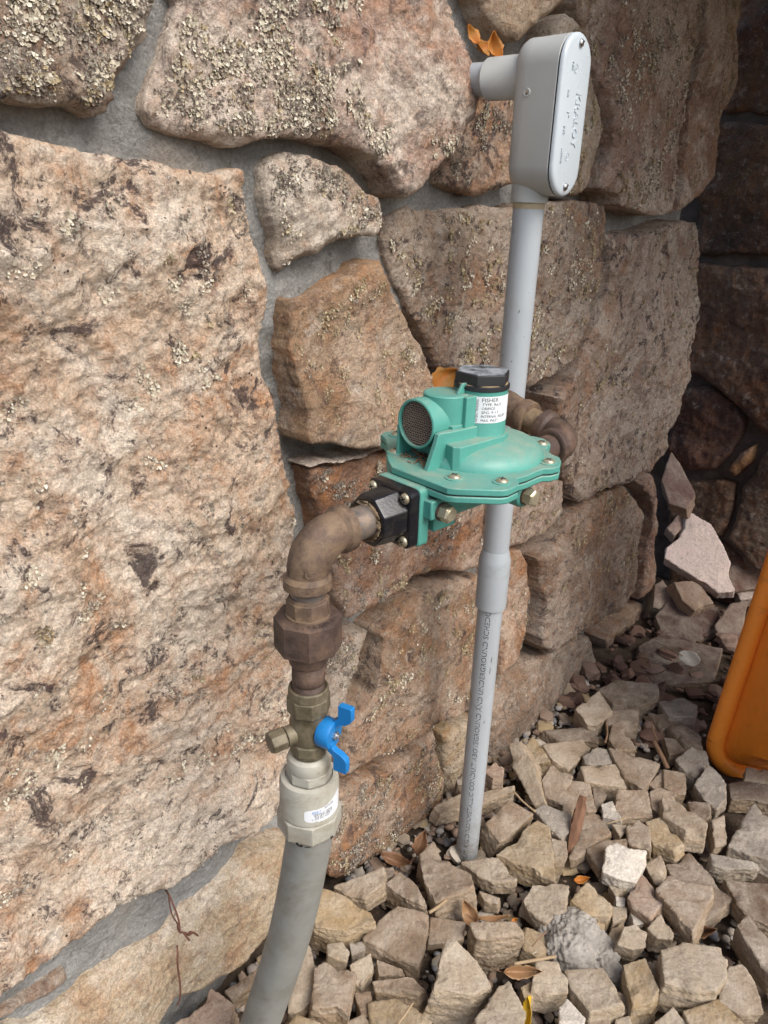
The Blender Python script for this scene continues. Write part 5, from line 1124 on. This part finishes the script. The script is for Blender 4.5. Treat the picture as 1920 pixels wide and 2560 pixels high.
# street fitting that bends on into the stones
q0 = Vector((OX, 0, OZ)); q1 = q0 + OD * .054; tn = Vector((.74, .66, -.36)).normalized()
path = [q1, q1 + OD * .012, q1 + OD * .024]
cur = path[-1]; dr = OD.copy()
for k in range(8):
    dr = (OD * (1 - (k + 1) / 8) + tn * ((k + 1) / 8)).normalized(); cur = cur + dr * .0065; path.append(cur.copy())
path += [cur + tn * .02, cur + tn * .022, cur + tn * .20]
g = G(); g.tube(path, [.0168, .0168, .0172] + [.0182, .0186, .0188, .0188, .0186, .0182, .0176, .0172] + [.0170, .0134, .0134], 32)
g.lathe([(.0145, -.0006), (.0185, 0), (.0190, .0012), (.0190, .0105), (.0172, .0135)], 36, along(OD, q1)); g.obj('wall_fitting', M_RUST, gas, 0, .6)
# ------------------------------------------------------------------ orange tub
M_TUB = plain('orange_plastic', (.86, .275, .03), .42, .08, 25, .0003, dirt=(.22,.10,.035), dirt_amt=.5, dirt_scale=40, dirt_lo=.58)
tb = on_ground('d', 1540, 1655, .0)
b0 = Vector(on_plane('d', 1530, 1652, (tb[0], tb[1], 0), np.array([0, 1.0, 0])))
# opening plane: corner at b0, left rim rises along e1, lower rim runs along e2
e1 = Vector((.105, .06, 1)).normalized(); e2 = Vector((.95, -.16, .02)); e2 = (e2 - e1 * e2.dot(e1)).normalized(); e3 = e2.cross(e1) * -1
if e3.y < 0: e3 = -e3                                                     # depth direction, away from the photographer
tub = empty('orange_tub', tuple(b0)); tag(tub, 'orange plastic tub standing on edge at the right over the rubble', 'tub')
Wd, Hd = .52, .86
def rim_out(rc, off=0.0, n=8):
    o = []
    for cx, cy, a0 in ((rc, rc, 180), (Wd - rc, rc, 270), (Wd - rc, Hd - rc, 0), (rc, Hd - rc, 90)):
        for k in range(n + 1): a = math.radians(a0 + 90 * k / n); o.append((cx + (rc - off) * math.cos(a), cy + (rc - off) * math.sin(a)))
    return o
e4 = e3 - e1 * .45
P3 = lambda a, b, c: e2 * a + e1 * b + e4 * c
rings = [(.0, .006), (.013, .006), (.019, .0), (.027, -.03), (.068, -.17), (.080, -.185), (.105, -.19)]
g = G(); v = []; n = 36
for off, dep in rings: v += [P3(a, b, dep) for a, b in rim_out(.055, off)]
f = []
for j in range(len(rings) - 1):
    for k in range(n): a, b = j * n + k, j * n + (k + 1) % n; f.append((a, b, b + n, a + n))
f.append(tuple(range((len(rings) - 1) * n, len(rings) * n))); g.add(v, f)
shell = g.obj('basin', M_TUB, tub, 0, 3); sm = shell.modifiers.new('t', 'SOLIDIFY'); sm.thickness = .004; sm.offset = -1
g = G(); ro = rim_out(.055); ro = ro + [ro[0]]
g.tube([P3(a, b, .002) for a, b in ro], .0155, 20, False); g.obj('rolled_rim', M_TUB, tub, 0, 3)

# ------------------------------------------------------------------ leaves, twigs, wires
def leaf_mat(name, col, col2):
    t = NT(name); c = t.mix(t.ramp(t.noise(60, 5, .7), .4, .65), col, col2); c = t.mix(t.ramp(t.noise(230, 4, .7), .62, .68, 0, .8), c, tuple(x * .3 for x in col))
    t.b.inputs['Subsurface Weight'].default_value = 0.0
    return t.done(c, .6, t.bump(t.noise(150, 5, .6), .001, .6), .4)
M_LEAF = {'orange': leaf_mat('orange_leaf', (.40, .135, .018), (.30, .16, .03)), 'tan': leaf_mat('dry_tan_leaf', (.27, .15, .07), (.34, .22, .12)), 'yellow': leaf_mat('yellow_leaf', (.62, .40, .02), (.55, .33, .02)), 'brown': leaf_mat('brown_leaf', (.16, .085, .045), (.24, .13, .07)), 'pale': leaf_mat('bleached_leaf', (.55, .53, .47), (.45, .42, .36))}
def leaf(pos, nrm, yaw, L, W, curl, fold, mat, label, seed=0, round_=False, stem=True, name='fallen_leaf'):
    rr = np.random.RandomState(seed); nu, nv = 14, 9; V = []
    for i in range(nu):
        u = i / (nu - 1); w = W * (math.sin(PI * min(1, u * 1.0)) ** (.55 if round_ else .8)) * (1 if round_ else (1.15 - .5 * u))
        w = max(w, W * .03)
        for j in range(nv):
            t = -1 + 2 * j / (nv - 1); wob = 1 + .10 * rr.normal() * (abs(t) > .9)
            z = fold * abs(t) * W + curl * L * (u - .5) ** 2 * 2 + .035 * W * math.sin(7 * u + 3 * t + seed) + .25 * curl * W * t * t
            V.append(((u - .5) * L, t * w * wob * .5, z))
    Fq = [(i * nv + j, (i + 1) * nv + j, (i + 1) * nv + j + 1, i * nv + j + 1) for i in range(nu - 1) for j in range(nv - 1)]
    g = G(); g.add(V, Fq)
    o = g.obj(name, M_LEAF[mat], None, 0, 3); sm = o.modifiers.new('t', 'SOLIDIFY'); sm.thickness = .0004
    q = Vector(nrm).normalized().to_track_quat('Z', 'Y') @ Euler((0, 0, yaw)).to_quaternion()
    o.rotation_euler = q.to_euler(); o.location = Vector(pos)
    if stem:
        g = G(); z0 = curl * L * .5; g.tube([(-L * .48, 0, z0), (-L * .62, .002, z0 + .001), (-L * .8, .006, z0 + .004)], [.0008, .0006, .0005], 6); g.obj('stem', M_LEAF['brown'], o, 0, 3)
    tag(o, label, 'leaf', 'fallen leaves'); return o
def wall_pt(px, py, off): s, z = on_wall('d', px, py, off); return P0 + U * s + N * off + np.array([0, 0, z])
leaf(wall_pt(1042, 108, -.016), (.45, -.75, .45), .3, .028, .020, .5, .12, 'orange', 'curled orange leaf lodged above the conduit where it enters the wall', 3)
leaf(wall_pt(1062, 112, .016), (.3, -.8, .4), 1.7, .030, .022, .4, .3, 'orange', 'small crinkled orange leaf beside the curled one above the conduit', 7, stem=False)
leaf(wall_pt(1014, 80, .0), (.6, -.7, .3), 2.2, .022, .02, .3, .2, 'orange', 'little red orange leaf scrap deep in the joint by the big upper stone', 8, stem=False)
leaf(wall_pt(954, 822, .004), (.35, -.85, .35), .5, .046, .034, .25, .1, 'orange', 'orange leaf stuck in the joint behind the black regulator cap', 5)
def gleaf(t, x, y, z, nrm, yaw, L, W, curl, fold, mat, label, **k): return leaf(on_ground(t, x, y, z), nrm, yaw, L, W, curl, fold, mat, label, **k)
gleaf('F', 372, 1000, .045, (-.2, -.7, .8), 2.2, .036, .024, .5, .25, 'tan', 'curled orange tan leaf standing between the flat square piece and the cement lump', seed=11)
gleaf('F', 470, 1030, .04, (0, -.2, 1), .1, .045, .010, .3, .5, 'tan', 'long folded dry leaf lying over the top of the thick rough block', seed=12)
gleaf('F', 150, 712, .03, (.2, -.3, .9), .7, .042, .026, .4, .3, 'brown', 'dead brown leaf left of the conduit foot', seed=13)
gleaf('F', 60, 780, .025, (-.2, -.3, .9), .2, .05, .022, .4, .3, 'brown', 'dead brown leaf under the wall by the oblong block', seed=14)
gleaf('F', 590, 1250, .055, (0, -.6, .8), .05, .048, .018, .3, .5, 'tan', 'crinkled tan leaf tucked behind the smooth light trapezoid', seed=15)
gleaf('F', 625, 1440, .055, (-.7, -.4, .5), 1.9, .045, .020, .2, .3, 'yellow', 'bright yellow leaf standing on edge at the bottom', seed=16)
gleaf('F', 1335, 1085, .03, (0, -.5, .8), .1, .045, .022, .6, .6, 'brown', 'shrivelled brown leaf above the large pale square slab', seed=17)
gleaf('F', 562, 1030, .05, (0, -.5, .9), .6, .010, .007, .3, .3, 'orange', 'tiny bright orange scrap of leaf beside the cement lump', seed=19, stem=False)
gleaf('F', 850, 855, .045, (0, -.5, .9), .2, .024, .012, .3, .3, 'orange', 'small reddish leaf under the white stone', seed=20, stem=False)
leaf(on_ground('d', 1488, 1422, .045), (-.1, -.55, .8), 2.9, .047, .036, .15, .03, 'pale', 'round bleached leaf lying in the dark corner', 21, round_=True, name='dry_leaf')
M_TWIG = plain('dry_twig', (.20, .12, .07), .85, .3, 80, .001)
M_STRAW = plain('straw', (.34, .25, .15), .8, .2, 80)
def twig(pts, r, mat, label, cat='twig', name='twig', grp='twigs and dry stems on the rubble'):
    g = G(); g.tube(smooth_path(pts, 4), r, 8); o = g.obj(name, mat, None, 0, 3)
    tag(o, label, cat, grp); return o
gp = lambda x, y, z, t='F': on_ground(t, x, y, z)
# splinter of wood: a thin split board
a = Vector(gp(862, 492, .085)); b = Vector(gp(800, 745, .03)); ax = (b - a).normalized(); sd = ax.cross(Vector((0, 0, 1))).normalized(); up_ = sd.cross(ax)
g = G(); rr = np.random.RandomState(6); n = 12; v = []; f = []
for i in range(n):
    t = i / (n - 1); c_ = a.lerp(b, t); w = (.0035 + .0055 * math.sin(PI * min(1, .15 + t * .8))); h = .0028
    jit = rr.normal(0, .0006, 4)
    v += [c_ - sd * (w + jit[0]) - up_ * h, c_ + sd * (w + jit[1]) - up_ * h, c_ + sd * (w * .8 + jit[2]) + up_ * h, c_ - sd * (w * .2 + jit[3]) + up_ * h * 1.3]
for i in range(n - 1):
    for k in range(4): f.append((4 * i + k, 4 * i + (k + 1) % 4, 4 * i + 4 + (k + 1) % 4, 4 * i + 4 + k))
f += [(3, 2, 1, 0), (4 * n - 4, 4 * n - 3, 4 * n - 2, 4 * n - 1)]
g.add(v, f); M_WOOD = (lambda t: t.done(t.mix(t.ramp(t.noise(60, 6, .7, 1, co=t.mapped((1, .2, .4))), .35, .65), (.10, .05, .03), (.24, .135, .085)), .85, t.bump(t.noise(220, 5, .7), .002, .7), .2))(NT('split_wood'))
o = g.obj('wood_splinter', M_WOOD, None, .0004, .6); tag(o, 'reddish brown wood splinter slanting through the middle of the rubble', 'wood splinter')
twig([gp(560, 470, .06), gp(600, 515, .055), gp(655, 560, .05)], .0016, M_STRAW, 'thin grey stem beside the foot of the grooved upright stone')
twig([gp(195, 995, .06), gp(235, 968, .06), gp(285, 928, .055)], .0022, M_STRAW, 'straw coloured stick below the knobbly pitted stone')
twig([gp(560, 1216, .075), gp(650, 1200, .075), gp(742, 1184, .07)], .0020, M_STRAW, 'straw coloured stick lying left of the cement lump')
twig([gp(560, 1216, .074), gp(540, 1222, .07), gp(525, 1228, .062)], .0012, M_TWIG, 'short dark twig end at the thick rough block')
twig([gp(1165, 255, .05), gp(1195, 310, .045), gp(1225, 372, .035)], .0045, M_TWIG, 'thick brown stick in front of the tub left side')
twig([gp(60, 1476, .085), gp(95, 1430, .088), gp(125, 1385, .09)], .0012, M_STRAW, 'thin straw stem sticking up at the bottom edge')
twig([gp(1050, 585, .06), gp(1000, 600, .06), gp(960, 612, .055)], .0010, M_STRAW, 'fine straw lying above the rounded tan piece')
twig([gp(960, 170, .06), gp(965, 220, .05), gp(955, 262, .045)], .0018, M_TWIG, 'dark twig at the back between shards')
twig([gp(1155, 165, .06), gp(1165, 210, .055), gp(1180, 250, .05)], .0016, M_TWIG, 'dark twig near the small stone below the cobble')
twig([gp(640, 1140, .07), gp(672, 1105, .072), gp(705, 1075, .07)], .0009, M_TWIG, 'very thin dark stem against the cement lump')
twig([on_ground('d', 1420, 1388, .05), on_ground('d', 1455, 1405, .055), on_ground('d', 1476, 1418, .05)], .0010, M_STRAW, 'pale thin stem beside the round bleached leaf')
# rusty tie wires
M_WIRE = plain('rusty_wire', (.14, .06, .04), .75, .3, 90, .0005)
E_ = lambda x, y, off: wall_pt(x / 2, y / 2 + 737 * 2 - 0, off) if False else wall_pt(x / 2.0, y / 2.0 + 1474, off)
g = G(); g.tube(smooth_path([E_(715, 895, -.004), E_(735, 930, .012), E_(760, 990, .022), E_(772, 1030, .026), E_(778, 1080, .028)], 5), .0011, 8)
g.tube(smooth_path([E_(728, 930, .006), E_(742, 1000, .014), E_(765, 1040, .02), E_(768, 1062, .022), E_(778, 1082, .027)], 5), .0008, 8)
g.tube(smooth_path([E_(778, 1080, .028), E_(800, 1082, .032), E_(815, 1092, .034), E_(835, 1082, .036), E_(855, 1094, .036)], 5), .0011, 8)
g.tube(smooth_path([E_(792, 1080, .030), E_(806, 1100, .033), E_(818, 1115, .034)], 5), .0011, 8); g.tube(smooth_path([E_(812, 1092, .034), E_(820, 1078, .036), E_(835, 1082, .036)], 4), .0011, 8)
o = g.obj('tie_wire', M_WIRE, None, 0, 3); tag(o, 'rusty tie wire with a twisted forked end hanging from the mortar joint', 'wire')
g = G(); g.tube(smooth_path([E_(766, 1138, .014), E_(767, 1160, .020), E_(768, 1230, .021), E_(778, 1300, .022), E_(778, 1360, .020), E_(766, 1392, .016)], 5), .0011, 8)
o = g.obj('tie_wire', M_WIRE, None, 0, 3); tag(o, 'straight rusty wire running down the pale bottom wall stone below the forked one', 'wire')
# deck overhead, out of frame, added and sized to shade the corner
g = G(); M_DECK = plain('shade_deck_boards', (.16, .12, .09), .8, .2, 20)
def deck(s0, s1, w0, w1, z0, z1):
    g.add([tuple(P0 + U * s + N * w + np.array([0, 0, z])) for s in (s0, s1) for w in (w0, w1) for z in (z0, z1)], [(0, 1, 3, 2), (4, 6, 7, 5), (0, 4, 5, 1), (2, 3, 7, 6), (0, 2, 6, 4), (1, 5, 7, 3)])
deck(.58, 2.4, -.02, .95, 1.42, 1.46)
o = g.obj('shade_deck', M_DECK, None); tag(o, kind='structure')
